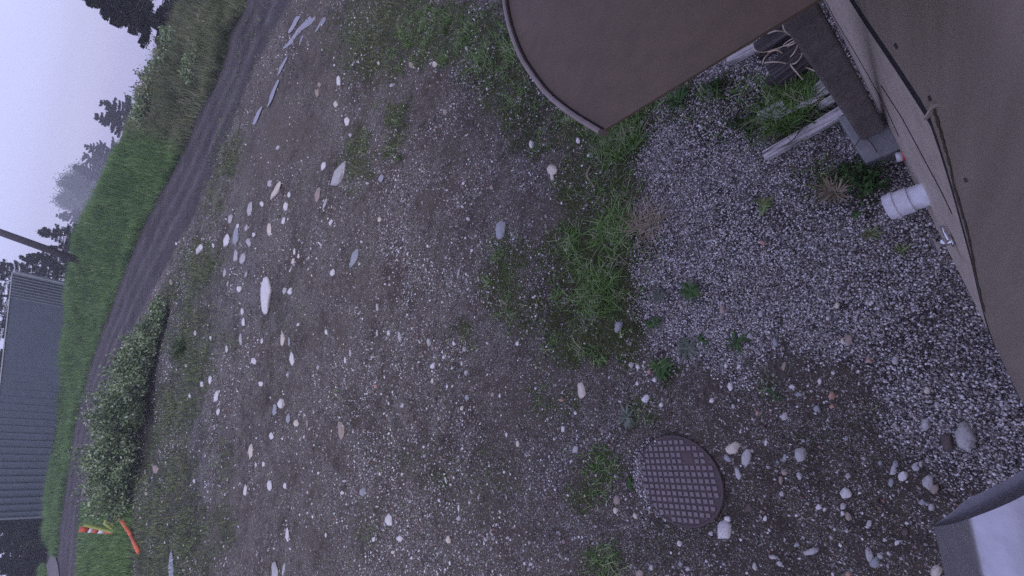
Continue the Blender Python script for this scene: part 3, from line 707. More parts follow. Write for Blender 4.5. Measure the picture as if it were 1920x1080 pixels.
# ------------------------------------------------------------ planks, sleepers, rope
def plank(name, p0, p1, w, th, z0, z1, mat, label, cat, grp=None, tail=0):
    a_ = U(*p0, z0); b_ = U(*p1, z1); bm = bmesh.new()
    L = np.linalg.norm(b_-a_); mid = (a_+b_)/2; ang = math.atan2(b_[1]-a_[1], b_[0]-a_[0]); pitch = math.atan2(b_[2]-a_[2], np.linalg.norm((b_-a_)[:2]))
    bmesh.ops.create_cube(bm, size=1, matrix=Matrix.Diagonal((L, w, th, 1)))
    bmesh.ops.subdivide_edges(bm, edges=[e for e in bm.edges if abs((e.verts[0].co-e.verts[1].co).x) > L*.5], cuts=8, use_grid_fill=True)
    for v_ in bm.verts:
        v_.co.y += .004*mnoise.noise(v_.co*9+Vector((a_[0]*50, 0, 0))); v_.co.z += .003*mnoise.noise(v_.co*14)
        if abs(abs(v_.co.x)-L/2) < .001: v_.co.x += .012*mnoise.noise(v_.co*60+Vector((a_[1]*90, 0, 0)))
    bmesh.ops.bevel(bm, geom=bm.edges[:], offset=.002, segments=1, affect='EDGES')
    o = bobj(name, bm, mat); o.location = mid; o.rotation_euler = (random.uniform(-.08, .08), -pitch, ang); tag(o, label, cat, grp); return o
G1 = 'old boards lying by the post'
plank('board', (1434,294), (1592,203), .062, .055, .035, .06, M['board'], 'longest silvery board, lying on the gravel with its end near the concrete block', 'board', G1)
plank('board', (1424,222), (1472,196), .085, .03, .03, .04, M['board'], 'short broken grey board half hidden in the grass clump', 'board', G1)
plank('board', (1478,204), (1572,160), .05, .03, .03, .05, M['board'], 'middle grey board running through the grass to the post', 'board', G1)
plank('board', (1528,172), (1556,150), .07, .03, .05, .06, M['board'], 'bright short board end sticking out beside the post above the grass', 'board', G1)
plank('board', (1536,200), (1580,176), .045, .03, .05, .06, M['board'], 'thin dark streaked board tucked between the other boards and the post', 'board', G1)
plank('board', (1452, 222), (1530, 186), .03, .02, .05, .07, M['board'], 'thin pale batten between the short broken board and the middle one', 'board', G1)
plank('board', (1560, 176), (1588, 160), .05, .03, .07, .08, M['board'], 'rough grey board end closest to the post above the longest board', 'board', G1)
plank('timber', (1440, 160), (1500, 126), .07, .06, .04, .06, M['sleeper'], 'split dark timber under the lower side of the thick one', 'timber', 'old timbers by the canopy')
plank('timber', (1366,116), (1418,88), .05, .05, .03, .05, M['board'], 'slim weathered stake end beside the canopy edge', 'timber', 'old timbers by the canopy')
plank('timber', (1452,148), (1524,92), .17, .12, .07, .08, M['sleeper'], 'thick dark old timber under the cream rope', 'timber', 'old timbers by the canopy')
plank('timber', (1418,100), (1490,50), .11, .09, .05, .06, M['sleeper'], 'second dark timber lying behind the thick one', 'timber', 'old timbers by the canopy')
plank('timber', (1448,60), (1500,18), .10, .06, .05, .06, M['sleeper'], 'dark timber nearest the top edge beside the post', 'timber', 'old timbers by the canopy')
def curve_pts(P, n=6):
    P = [Vector(p) for p in P]; o = []
    for i in range(len(P)-1):
        a, b, c, d = P[max(i-1, 0)], P[i], P[i+1], P[min(i+2, len(P)-1)]
        for k in range(n):
            t = k/n; o.append(.5*((2*b)+(c-a)*t+(2*a-5*b+4*c-d)*t*t+(3*b-a-3*c+d)*t**3))
    return o+[P[-1]]
bm = bmesh.new()
loops = [[(1470,36),(1469,52),(1478,64),(1492,72),(1496,84),(1488,100),(1478,112),(1480,120),(1492,118),(1503,104),(1505,84),(1494,68),(1480,60)],
         [(1440,63),(1455,58),(1472,60),(1484,66),(1494,76),(1484,84),(1470,86),(1474,80),(1490,70)],
         [(1440,98),(1456,94),(1470,102),(1480,112),(1484,124),(1494,136),(1506,150)],
         [(1432,118),(1455,116),(1480,120),(1510,126),(1530,134)],
         [(1412,82),(1416,94),(1432,98),(1460,90),(1480,82),(1496,70),(1488,60),(1474,56)],
         [(1472,174),(1490,186),(1508,193),(1524,192),(1536,184)],[(1430,120),(1434,108),(1446,98),(1462,92)]]
for l_ in loops:
    pts = [U(x_, y_, .13+.05*math.sin(i*1.7)) if y_ < 160 else U(x_, y_, .07) for i, (x_, y_) in enumerate(l_)]
    tube(bm, curve_pts(pts), .0042, 6)
tag(bobj('rope', bm, M['rope'], None, True), 'tangled cream rope lying over the dark timbers', 'rope')

# ------------------------------------------------------------ pipe, cap, tap
pe = empty('drain_pipe', (0, 0, 0)); tag(pe, 'white plastic drain pipe sticking out of the wall foot', 'pipe')
p0 = U(1752, 358, .20); p1 = U(1664, 390, .16); d = p1-p0; L = np.linalg.norm(d); d /= L
bm = bmesh.new(); tube(bm, [p0-d*.08, p1-d*.10], .062, 32, True); bobj('pipe_body', bm, M['pvc'], pe, True)
bm = bmesh.new()
prof = [(.1, .062), (.099, .068), (.045, .068), (.04, .074), (.025, .074), (.02, .068), (.0, .069), (.0, .062), (.03, .060), (.09, .058)]
tube(bm, [p1-d*a for a, _ in prof], [b for _, b in prof], 32, True); bobj('socket', bm, M['pvc'], pe, False)
cp_ = empty('capped_pipe', (0, 0, 0)); tag(cp_, 'small white pipe stub with a red band near the concrete block', 'pipe')
q0 = U(1702, 290, .10); q1 = U(1680, 296, .10); d = (q1-q0)/np.linalg.norm(q1-q0)
bm = bmesh.new(); tube(bm, [q0-d*.05, q0+d*.006], .026, 20); tube(bm, [q0+d*.020, q1], .026, 20); bobj('stub', bm, M['pvc'], cp_, True)
bm = bmesh.new(); tube(bm, [q0+d*.004, q0+d*.022], .0275, 20); bobj('band', bm, M['red'], cp_, True)
tp = empty('wall_tap', (0, 0, 0)); tag(tp, 'shiny steel water tap on the skirt board', 'tap')
t1 = U(1799, 447, .38); t0 = U(1782, 457, .38); w3 = np.array([nn[0], nn[1], 0.]); zz = np.array([0, 0, 1.])
tb_ = np.array([*(u*((t1[:2])@u)+nn*OFF), .38])
bm = bmesh.new(); tube(bm, [tb_-w3*.03, tb_+w3*.035], .015, 16); tube(bm, [tb_+w3*.028-zz*.03, tb_+w3*.028+zz*.035], .013, 16)
tube(bm, [tb_+w3*.0, tb_+w3*.006], .03, 20); bobj('tap_body', bm, M['chrome'], tp, True)
bm = bmesh.new(); e = tb_+w3*.055; tube(bm, [tb_+w3*.03, e-w3*.006, e-w3*.004, e+w3*.004, e+w3*.010, e+w3*.012], [.010, .012, .034, .036, .028, .010], 20); bobj('handwheel', bm, M['chrome'], tp, False)
bm = bmesh.new(); tube(bm, [tb_+w3*.012+zz*.03, tb_+w3*.010+zz*.03+np.array([*u, 0])*.07], .008, 10); bobj('lever', bm, M['chrome'], tp, True)

# ------------------------------------------------------------ manhole cover
mh = empty('manhole_cover', tuple(manc+np.array([0, 0, .014]))); tag(mh, 'round rusty iron manhole cover with square studs in the dirt', 'manhole cover')
RM = .300
bm = bmesh.new()
prof = [(0, .018), (RM-.020, .018), (RM-.016, .023), (RM-.004, .023), (RM, .018), (RM, -.05)]
n = 96; rings = []
for r_, z in prof[1:]: rings.append([bm.verts.new((r_*math.cos(2*math.pi*k/n), r_*math.sin(2*math.pi*k/n), z)) for k in range(n)])
bm.faces.new(rings[0])
for a_, b_ in zip(rings, rings[1:]):
    for k in range(n): bm.faces.new((a_[k], b_[k], b_[(k+1) % n], a_[(k+1) % n]))
bobj('plate', bm, M['iron'], mh)
e1 = g1(MAN[0]+30, MAN[1]+1)-g1(MAN[0]-30, MAN[1]-1); ang = math.atan2(e1[1], e1[0]); pitch_ = .0418
bm = bmesh.new(); ca, sa = math.cos(ang), math.sin(ang)
for i in range(-8, 9):
    for j in range(-8, 9):
        X = i*pitch_*.97; Y = j*pitch_
        if math.hypot(X, Y) > RM-.030 or (i in (2, 3) and j in (3, 4)): continue
        h_ = .0105/1; zt = .018; w_ = .0142
        P = []
        for zz_, k in ((zt-.002, 1.0), (zt+.008, .92)):
            for sx_, sy_ in ((-1,-1),(1,-1),(1,1),(-1,1)):
                lx = X+sx_*w_*k; ly = Y+sy_*w_*k; P.append((lx*ca-ly*sa, lx*sa+ly*ca, zz_))
        box_pts(bm, P)
bobj('studs', bm, M['ironstud'], mh)
bm = bmesh.new(); X, Y = 2.5*pitch_*.97, 3.5*pitch_; P = []
for zz_, k in ((.016, .036), (.0205, .034)):
    for sx_, sy_ in ((-1,-1),(1,-1),(1,1),(-1,1)):
        lx = X+sx_*k; ly = Y+sy_*k; P.append((lx*ca-ly*sa, lx*sa+ly*ca, zz_))
box_pts(bm, P); bobj('lifting_plate', bm, M['iron'], mh)
# gravel that has washed over one edge of the cover
a_ = math.atan2(*( (g1(MAN[0]-80, MAN[1])-manc)[[1, 0]] )); nP = 1500
th = a_+RNG.normal(0, .42, nP); rr = RM+RNG.normal(.002, .020, nP)
P = np.stack([manc[0]+rr*np.cos(th), manc[1]+rr*np.sin(th), np.full(nP, manc[2]+.016)+RNG.uniform(.004, .022, nP)], -1)
nQ = 170; tq = RNG.uniform(0, 6.283, nQ); rq = RM*np.sqrt(RNG.random(nQ)); P2 = np.stack([manc[0]+rq*np.cos(tq), manc[1]+rq*np.sin(tq), np.full(nQ, manc[2]+.034)], -1)
pebbles('loose_grit', P2, RNG.uniform(.0015, .004, nQ), M['pebble'], 1, 'loose grit lying on the manhole cover')
pebbles('washed_gravel', P, RNG.uniform(.004, .010, nP), M['pebble'], 1, 'fine gravel washed over one edge of the manhole cover')

# ------------------------------------------------------------ loose stones, each one its own object
# (x, y, width, height in the photograph, angle of the long axis or 0, colour, own label or None)
W_, P_, C_, T_, B_, D_, R_c = 'white', 'pale', 'cream', 'tan', 'blue', 'dark', 'red'
ST = [
(635,152,8,18,0,W_,'white stone between the puddles and the grass, upper of the bright pair'),(595,175,8,14,0,T_,'tan stone on the mud left of the upper bright white stone'),(599,159,6,8,0,T_,None),(630,196,8,10,0,C_,None),(650,228,9,15,0,W_,'gleaming white stone beside the wheel rut mud, lower of the bright pair'),
(816,121,9,9,0,C_,'cream stone at the lower edge of the top grass'),(771,122,9,11,0,T_,'dull tan stone at the lower edge of the top grass'),(710,119,4,8,0,W_,None),(914,167,6,6,0,W_,None),(657,254,6,7,0,P_,None),(521,277,5,10,20,P_,'lone pale stone on the smooth mud below the wheel rut water'),(835,210,8,11,0,T_,None),(875,91,6,7,0,P_,None),(735,160,12,5,-35,P_,None),
(634,331,17,50,30,P_,'large flat pale slab, tilted, at the end of the muddy rut'),(517,359,9,32,28,C_,'long cream stone left of the tilted pale slab'),(596,365,9,26,12,T_,'curved tan stone just below the tilted pale slab'),(607,312,8,16,15,W_,None),(536,387,7,15,8,W_,None),(532,414,6,13,10,W_,None),(505,431,8,21,5,C_,'cream stone at the right end of the flat stone cluster'),(620,417,5,12,20,W_,None),
(664,485,11,34,18,B_,'blue grey flat slab alone in the middle of the yard dirt'),(624,512,8,13,15,W_,None),(939,430,18,33,12,B_,'grey flat stone at the left edge of the grass band'),(712,412,6,10,10,C_,None),(609,382,4,22,18,P_,None),(499,553,21,62,3,W_,'largest stone, a long white boulder left of the yard centre'),(860,512,4,20,10,B_,'thin blue grey sliver of stone'),(869,344,5,6,0,W_,None),(922,351,6,8,0,T_,None),(765,476,5,6,0,W_,None),(534,545,7,12,8,P_,None),(544,546,7,13,18,W_,None),(491,382,7,10,0,W_,None),(552,472,5,12,0,W_,None),(549,490,5,11,15,C_,None),(542,365,5,10,10,W_,None),(506,344,7,13,12,P_,None),(715,335,8,14,20,B_,None),(802,462,5,6,0,W_,None),(689,344,8,4,-20,P_,None),(560,480,4,9,0,W_,None),(544,507,3,7,20,W_,None),
(530,636,8,22,4,C_,'tall cream stone straight below the white boulder'),(542,640,4,16,0,B_,None),(547,672,9,22,0,W_,'bright white oblong stone below the tall cream one'),(707,624,4,12,0,P_,None),(729,624,5,8,0,W_,None),(749,632,6,18,-8,P_,None),(804,641,7,14,0,P_,None),(851,644,6,9,0,W_,None),(871,655,6,10,0,P_,None),(812,686,8,12,20,W_,None),(811,714,5,10,0,C_,None),(874,699,7,10,20,P_,None),(704,725,5,7,0,R_c,'small red stone chip in the open dirt'),
(527,757,12,18,0,W_,'plump white stone, one of a pair with a grey one'),(515,769,7,21,0,B_,'grey stone touching the plump white one'),(541,785,8,18,0,B_,None),(556,793,9,12,0,C_,None),(640,806,12,31,-4,T_,'rough tan stone with mottled side in the lower left yard'),(876,745,8,10,0,B_,None),(924,740,7,8,0,T_,None),(937,742,4,8,0,W_,None),(489,719,8,9,0,W_,None),(491,639,4,9,0,W_,None),(509,817,7,12,0,W_,None),(866,766,6,8,15,C_,None),(950,815,5,8,0,W_,None),(540,702,4,12,0,B_,None),(612,622,5,9,0,W_,None),(596,689,5,8,0,P_,None),(576,793,4,14,0,T_,None),(570,779,4,11,0,T_,None),(657,662,4,14,0,P_,None),(707,576,5,14,0,P_,None),(832,670,5,6,0,W_,None),(866,682,4,7,0,W_,None),(647,675,4,12,0,W_,None),(559,609,5,7,30,W_,None),
(506,911,9,18,0,W_,'smooth egg shaped white stone in the lower left yard'),(534,911,5,11,0,W_,None),(730,976,14,21,0,W_,'blocky white stone near the bottom of the yard'),(841,1012,9,13,0,C_,'oval cream stone right of the blocky white one'),(539,1002,7,22,0,W_,None),(750,1010,9,11,0,W_,None),(701,1011,6,9,0,W_,None),(737,1035,8,6,0,C_,None),(680,922,11,14,0,B_,None),(642,924,7,7,0,W_,None),(646,902,8,5,0,P_,None),(836,902,4,16,-15,W_,None),(515,1070,11,30,0,P_,'pale angular stone at the bottom edge of the yard'),(532,1068,5,22,10,P_,None),(860,952,4,12,0,W_,None),(860,972,8,9,0,P_,None),(494,870,5,10,0,W_,None),(796,855,6,7,0,B_,None),(867,841,4,5,0,W_,None),(769,941,5,5,0,P_,None),(480,872,4,9,0,W_,None),(611,1003,4,9,0,W_,None),(597,887,4,6,0,W_,None),(880,942,5,5,0,W_,None),
(374,467,9,19,25,W_,'white stone farthest up the yard, near the road verge'),(425,450,10,24,12,W_,None),(443,442,10,36,5,B_,'long grey flat stone in the middle of the flat stone cluster'),(469,391,10,27,8,P_,'large pale stone at the top of the flat stone cluster'),(432,411,8,18,12,P_,None),(467,454,9,16,0,P_,None),(455,485,9,20,10,P_,None),(442,479,7,22,8,P_,None),(449,542,9,11,0,W_,None),(421,512,5,14,10,P_,None),(400,460,4,8,0,W_,None),(331,457,4,5,0,W_,None),(321,529,6,10,0,T_,None),(462,428,5,10,10,P_,None),(446,424,5,9,10,W_,None),(476,440,5,8,10,W_,None),(461,515,4,12,20,P_,None),(427,532,3,9,10,P_,None),
(394,712,6,16,0,W_,None),(379,720,5,10,0,W_,None),(406,742,8,23,12,W_,'long white stone in the weedy strip by the ditch'),(409,772,6,13,10,W_,None),(457,604,6,15,0,W_,None),(454,584,5,13,0,W_,None),(451,636,5,22,0,P_,None),(476,677,9,12,0,W_,None),(366,624,4,10,0,W_,None),(395,634,4,8,0,W_,None),(349,685,4,6,0,W_,None),(425,655,4,12,0,W_,None),(356,742,4,8,0,W_,None),
(470,846,8,25,6,C_,'slim cream stone standing out in the dark lower left dirt'),(292,879,10,15,0,T_,'tan stone in the grass behind the shrubs'),(272,885,4,8,0,P_,None),(460,919,6,23,4,W_,None),(274,925,4,7,0,C_,None),(364,902,4,8,0,W_,None),(334,1045,4,4,0,W_,None),
(1035,319,19,17,0,C_,'pinkish cream stone in the grass left of the straw'),(1036,333,8,10,0,C_,None),(1430,455,11,8,0,R_c,'lone orange stone on the pale gravel'),(1053,381,4,5,0,W_,None),(997,271,10,13,0,W_,'white stone below the curved canopy edge, left one'),(1084,264,8,11,0,W_,'white stone in the grass right under the canopy edge'),
(1211,747,12,15,20,W_,'bright white oval stone above the manhole cover'),(1240,759,7,9,0,W_,None),(1370,725,10,15,5,W_,'pale oval stone above and right of the manhole cover'),(1335,751,9,8,0,W_,None),(1091,732,13,30,-12,C_,'pinkish two toned stone in the grass left of the manhole cover'),(1160,612,12,22,20,B_,'grey angular stone in the lower part of the grass band'),(1355,581,12,14,0,T_,'tan stone at the edge of the pale gravel by a weed'),(1406,630,10,12,0,P_,None),(1426,589,9,11,0,P_,None),(1361,686,7,8,0,W_,None),(1386,687,6,7,0,W_,None),(1079,774,6,7,0,W_,None),(1056,804,7,12,0,W_,None),(1196,687,8,8,0,W_,None),(1217,697,7,8,0,R_c,None),(1227,712,8,8,0,W_,None),(1195,719,6,7,0,W_,None),(1184,684,9,12,0,P_,None),(971,644,6,9,0,W_,None),(1420,774,6,7,0,R_c,None),(1375,762,6,9,0,P_,None),(1052,750,11,5,10,R_c,None),(1431,801,10,10,0,D_,None),
(1375,840,24,19,-35,C_,'banded cream stone touching the flat shards beside the manhole cover'),(1365,860,17,10,35,B_,'flat grey shard under the banded cream stone'),(1400,857,20,32,10,P_,'large flat grey shard right of the banded cream stone'),(1384,888,11,24,-20,P_,'lower pale shard in the group beside the manhole cover'),(1358,994,28,36,15,W_,'big white angular stone below right of the manhole cover'),(1364,973,13,13,0,W_,'white knob shaped stone leaning on the big white angular stone'),(1333,1000,9,9,0,P_,None),(1405,951,15,16,0,D_,'dark brown round stone right of the manhole cover'),(1154,957,8,11,0,C_,None),(1191,967,7,12,-15,C_,None),(1157,937,12,16,-15,T_,'dull tan stone left of the manhole cover'),(971,832,7,11,0,C_,None),(1080,842,9,13,15,P_,None),(1274,1019,8,12,0,W_,None),(1290,1066,8,8,0,P_,None),(1276,1057,7,8,0,B_,None),(1221,1064,8,11,-20,P_,None),(1200,1074,13,11,0,T_,'brown stone at the bottom edge left of the manhole cover'),(1415,1062,8,14,-10,P_,None),(1435,972,7,10,20,W_,None),(1436,830,5,12,0,W_,None),(1349,952,9,9,0,P_,None),(996,1057,8,8,0,P_,None),
(1592,636,14,18,0,T_,'round brown stone among the gravel near the wall'),(1580,640,8,12,0,C_,None),(1629,676,13,9,20,R_c,'brown orange stone in the dark dirt near the wall'),(1679,676,13,14,0,P_,'grey angular stone near the wall gravel'),(1560,742,14,15,0,R_c,'salmon pink angular stone in the dark dirt'),(1560,762,10,7,-20,R_c,None),(1532,766,12,13,0,B_,'round blue grey stone left of the salmon pink one'),(1485,725,12,7,0,W_,None),(1497,739,14,7,5,B_,None),(1472,780,13,15,0,P_,'rough pale stone left of the round blue grey one'),(1739,732,12,14,0,C_,'cream wedge stone on the wall gravel'),(1736,795,16,20,0,P_,'dull grey upright stone left of the largest wall stone'),(1570,572,10,11,20,C_,None),(1454,642,10,14,-15,B_,None),(1470,686,7,16,20,T_,None),(1552,597,7,7,0,W_,None),(1635,567,6,7,0,W_,None),(1562,699,8,6,0,W_,None),(1537,715,8,11,0,W_,None),(1757,760,10,13,0,P_,None),
(1810,817,34,54,-6,P_,'largest stone near the wall, pale and facetted'),(1777,830,23,29,0,D_,'brown stone touching the largest stone near the wall'),(1502,852,22,24,0,P_,'round pale blue tinged stone alone on dark dirt'),(1499,892,10,14,-15,P_,None),(1587,925,21,19,25,W_,'white wedge shaped stone on the dark dirt'),(1581,949,10,13,0,P_,None),(1591,969,11,16,-10,T_,'tan oval stone below the white wedge shaped one'),(1580,962,7,9,-30,W_,None),(1675,881,12,18,10,P_,'pale stone with a grey one perched behind it'),(1679,870,11,12,0,B_,None),(1694,892,16,18,20,W_,'bright white rounded stone in the group left of the hood'),(1671,904,9,15,0,B_,None),(1717,875,13,14,0,P_,None),(1726,870,8,12,0,P_,None),(1741,904,20,27,5,P_,'large smooth grey stone above the metal hood'),(1752,916,14,17,25,T_,'tan pebble tucked against the large smooth grey stone'),(1729,941,13,10,-10,B_,'teal tinted stone above the corner of the metal hood'),(1746,950,12,14,-10,P_,None),(1535,951,10,10,0,W_,None),(1546,955,6,7,0,W_,None),(1522,1034,28,12,-18,P_,'elongated pale stone lying level near the bottom edge'),(1450,1044,17,8,10,P_,None),(1462,1056,13,9,30,P_,None),(1494,1021,10,8,-20,B_,None),(1630,1040,15,26,-15,P_,'broken slate with a pale face near the bottom edge'),(1640,1054,18,20,0,B_,'dark grey lump beside the broken slate'),(1650,1042,10,13,-20,P_,None),(1682,1017,12,8,-30,W_,None),(1697,996,14,14,0,D_,'dark grey blunt stone left of the metal hood'),(1630,981,10,13,15,P_,None),(1756,1072,19,22,0,C_,'pale rounded stone half hidden by the metal hood'),(1472,857,8,11,0,B_,None),(1506,826,8,6,25,B_,None),(1587,822,8,8,0,B_,None),(1471,885,12,10,25,T_,None),(1464,900,7,15,0,T_,None),(1592,869,14,9,0,D_,None),(1590,892,10,9,0,P_,None),(1466,926,9,9,0,P_,None),(1590,1076,9,9,0,R_c,None),(1617,962,5,5,0,W_,None),(1650,868,8,7,0,B_,None),
]
MK = {W_: 'st_white', P_: 'st_pale', C_: 'st_cream', T_: 'st_tan', B_: 'st_blue', D_: 'st_dark', R_c: 'st_red'}
CN = {W_: 'white', P_: 'pale grey', C_: 'cream', T_: 'tan', B_: 'blue grey', D_: 'dark brown', R_c: 'orange red'}
V1, T1 = ico(3)
SP = ground(np.array([s[0] for s in ST], float), np.array([s[1] for s in ST], float))
def region(px, py):
    if px < 480: return 'on the weedy strip towards the road' 
    if px < 600: return 'in the stony dirt beyond the yard middle'
    if px > 1440 and py < 720: return 'on the pale gravel near the wall'
    if px > 1440: return 'on the dark dirt beside the metal hood'
    if px > 960 and py < 640: return 'in the grass band'
    if px > 1140: return 'around the manhole cover'
    if py > 760: return 'on the lower part of the yard'
    return 'on the middle of the yard'
def short(lab):
    lab += ' '
    for cut in (',', ' in the ', ' at the ', ' near ', ' above ', ' below ', ' left ', ' right ', ' straight ', ' among ', ' by ', ' beside ', ' tucked ', ' lying ', ' touching ', ' with ', ' standing ', ' leaning ', ' alone ', ' just ', ' on ', ' half ', ' between ', ' under ', ' one of '):
        k = lab.find(cut, 8)
        if k > 0: lab = lab[:k]+' '
    return lab.strip()
NAMED = [(q[0], q[1], short(q[6])) for q in ST if q[6]]
cnt = {}
for q in NAMED: cnt[q[2]] = cnt.get(q[2], 0)+1
NAMED = [q for q in NAMED if cnt[q[2]] == 1] + [(1275, 899, 'manhole cover'), (1700, 380, 'white drain pipe'), (1750, 1000, 'metal hood corner'), (250, 998, 'orange pole'), (270, 700, 'ditch shrubs')]
def auto_label(px, py, w, h, c):
    sz = 'oblong' if h > 1.7*w else ('flat' if w > 1.4*h else 'round')
    d, q = min((math.hypot(px-q[0], py-q[1]), q) for q in NAMED)
    dx, dy = px-q[0], py-q[1]
    ver = 'above' if dy < 0 else 'below'; hor = 'left of' if dx < 0 else 'right of'
    pos = ver if abs(dy) > 2.2*abs(dx) else (hor if abs(dx) > 2.2*abs(dy) else ver+' and '+hor)
    return 'small %s %s stone %s the %s' % (sz, CN[c], pos, q[2]), d
AUTO = {}
for k_, q in enumerate(ST):
    if not q[6]:
        l_, d = auto_label(q[0], q[1], q[2], q[3], q[5]); AUTO.setdefault(l_, []).append((d, k_))
LAB = {}
for l_, v_ in AUTO.items():
    v_.sort()
    for n_, (d, k_) in enumerate(v_):
        LAB[k_] = l_ if len(v_) == 1 else (l_+(', nearest' if n_ == 0 else ', farthest') if len(v_) <= 2 or n_ in (0, len(v_)-1) else l_+(', %s nearest' % ('second', 'third', 'fourth', 'fifth', 'sixth', 'seventh')[min(n_-1, 5)]))
for i, (px_, py_, w, h, ang, c, lab) in enumerate(ST):
    P = SP[i]; ang = R(ang)
    def G(dx, dy): return (U(px_+dx, py_+dy, P[2])-U(px_, py_, P[2]))[:2]
    # footprint axes on the ground that follow the stone's picture axes (angle measured from the picture's vertical)
    lx, ly = math.sin(ang), -math.cos(ang)
    e1 = G(ly*-w/2*1.0, lx*w/2*1.0); e2 = G(lx*h/2, ly*h/2)
    dep = (P-np.array([0, 0, H]))@fw; pxm = dep/F
    m_ = min(w, h)*pxm/2; hz = m_*(.75 if max(w, h)/min(w, h) < 2.2 else .6)
    for e in (e1, e2):
        l_ = np.linalg.norm(e)
    e2 = e2*1.12; e1 = e1*1.12; lim1 = w*pxm/2*1.4; l1 = np.linalg.norm(e1); e1 = e1*min(1, max(lim1, l1*.86)/l1)
    rg = np.random.default_rng(1000+i); k = 2 if w > h*.4 else 2
    off = rg.uniform(0, 50, 3); Vv = V1.copy()
    ns = np.array([mnoise.noise(Vector(q*1.3+off)) for q in V1]); n2 = np.array([mnoise.noise(Vector(q*3.1+off)) for q in V1])
    Vv = Vv*(1+.34*ns+.16*n2)[:, None]
    # a few flat facets
    for _ in range(6 if c in (P_, W_, R_c) else 3):
        q = rg.normal(size=3); q /= np.linalg.norm(q); dd = Vv@q; lim = .72+.15*rg.random(); Vv = Vv-np.outer(np.maximum(dd-lim, 0)*.9, q)
    Wd = np.stack([Vv[:, 0]*e1[0]+Vv[:, 1]*e2[0], Vv[:, 0]*e1[1]+Vv[:, 1]*e2[1], Vv[:, 2]*hz+hz*.05], -1)
    o = link('stone', mesh_np('stone', Wd, T1, M[MK[c]], True)); o.location = P
    if lab: tag(o, lab, 'stone', 'loose stones lying about the yard')
    else:
        lb = LAB[i]; lb = lb.replace('small ', '') if len(lb.split()) > 16 else lb; tag(o, lb, 'stone', 'loose stones lying about the yard')

def leaves(name, Cc, size, mat, parent, seed=0, flat=0, aspect=.55):
    rg = np.random.default_rng(seed); n = len(Cc); d = rg.normal(size=(n, 3)); d[:, 2] *= (1-flat); d /= np.linalg.norm(d, axis=1)[:, None]
    e = rg.normal(size=(n, 3)); e -= d*(e*d).sum(1)[:, None]; e /= np.linalg.norm(e, axis=1)[:, None]
    s_ = (size*(.6+.8*rg.random(n)))[:, None]
    V = np.stack([Cc-d*s_/2, Cc+e*s_*aspect/2, Cc+d*s_/2, Cc-e*s_*aspect/2], 1).reshape(-1, 3)
    return link(name, mesh_np(name, V, np.arange(n*4).reshape(-1, 4), mat), parent)
# ------------------------------------------------------------ weeds and small plants near the wall
def weed(px, py, size, n, label, mat='weed', upright=.35, lw=.28, name='weed_plant'):
    P = g1(px, py); V = []; T = []; rg = np.random.default_rng(int(px*7+py))
    for k in range(n):
        th = rg.uniform(0, 6.283); L = size*rg.uniform(.55, 1.1); lift = upright*rg.uniform(.4, 1.6); wd = L*lw*rg.uniform(.5, 1)
        st0 = rg.normal(0, size*.12, 2); base = len(V); d = np.array([math.cos(th), math.sin(th)]); sd = np.array([-d[1], d[0]])
        for j, (t, ww) in enumerate(((0, .25), (.4, 1), (.75, .75), (1, .05))):
            c = np.array([*(st0+d*L*t), L*(lift*t-.3*t*t)+.012]); 
            for sg in (-1, 1): V.append(c+np.array([*(sd*sg*wd*ww/2), .15*wd*ww]))
        for j in range(3): T.append([base+2*j, base+2*j+1, base+2*j+3, base+2*j+2])
    o = link(name, mesh_np(name, np.array(V), np.array(T), M[mat])); o.location = P; tag(o, label, 'plant', 'weeds on the gravel'); return o
weed(1296,546,.085,46,'dark green rosette weed at the left part of the pale gravel')
weed(1236,556,.07,30,'small dull weed on the edge between grass and pale gravel','weedgrey')
weed(1228,606,.07,26,'light green weed at the lower edge of the grass band')
weed(1382,640,.085,26,'spiky weed with long leaves above the manhole cover',lw=.16)
weed(1290,655,.085,46,'greyish weed above the manhole cover, on the gravel edge','weedgrey')
weed(1244,690,.10,40,'broad olive weed between the gravel edge and the white oval stone')
weed(1178,782,.09,36,'low weed in the dirt up and left of the manhole cover','weedgrey')
weed(1452,735,.075,12,'thin star shaped weed on the dark dirt',lw=.12)
weed(1184,906,.05,30,'small green tuft touching the gravelly edge of the manhole cover')
weed(1566,362,.10,80,'brownish dried weed on the gravel left of the drain pipe','straw',.8,.10)
weed(1432,385,.07,40,'dark low weed in the middle of the pale gravel','scrub',.5)
weed(1632,440,.06,30,'dark little weed below the drain pipe','scrub',.6,.15)
weed(1692,470,.05,26,'dark tuft on the gravel near the tap','scrub',.6,.15)
weed(1606,405,.035,8,'single round green leaf on the gravel left of the pipe end',lw=.8)
weed(1318,640,.05,16,'pale small weed beside the greyish weed','weed')
weed(1275,190,.10,50,'long leaved weed under the straight canopy edge','weed',.7,.2)
# thick tufts as things that stand out
def tuftobj(px, py, rad, n, L, label, mat='grass', lean=.8, sd=1):
    c = g1(px, py); rg = np.random.default_rng(int(px)); rr = rad*np.sqrt(rg.random(n)); th = rg.uniform(0, 6.283, n)
    P = on_ground(c[0]+rr*np.cos(th), c[1]+rr*np.sin(th)); L_ = L*(.5+.8*rg.random(n))
    o = blades('grass_tuft', P, L_, .005+.004*rg.random(n), M[mat], None, lean=lean, seed=int(py)); tag(o, label, 'grass tuft', 'grass tufts')
tuftobj(1480,205,.16,900,.14,'deep green grass tuft growing between the old boards')
tuftobj(1165,262,.20,600,.12,'bright grass tuft right at the canopy corner')
tuftobj(1125,555,.20,450,.11,'dense green tuft in the lower half of the grass band')
tuftobj(1210,415,.13,110,.13,'dry straw tuft on the edge of the pale gravel','straw',1.2)
tuftobj(1150,430,.18,280,.11,'half dry tuft in the middle of the grass band','grass',1.1)
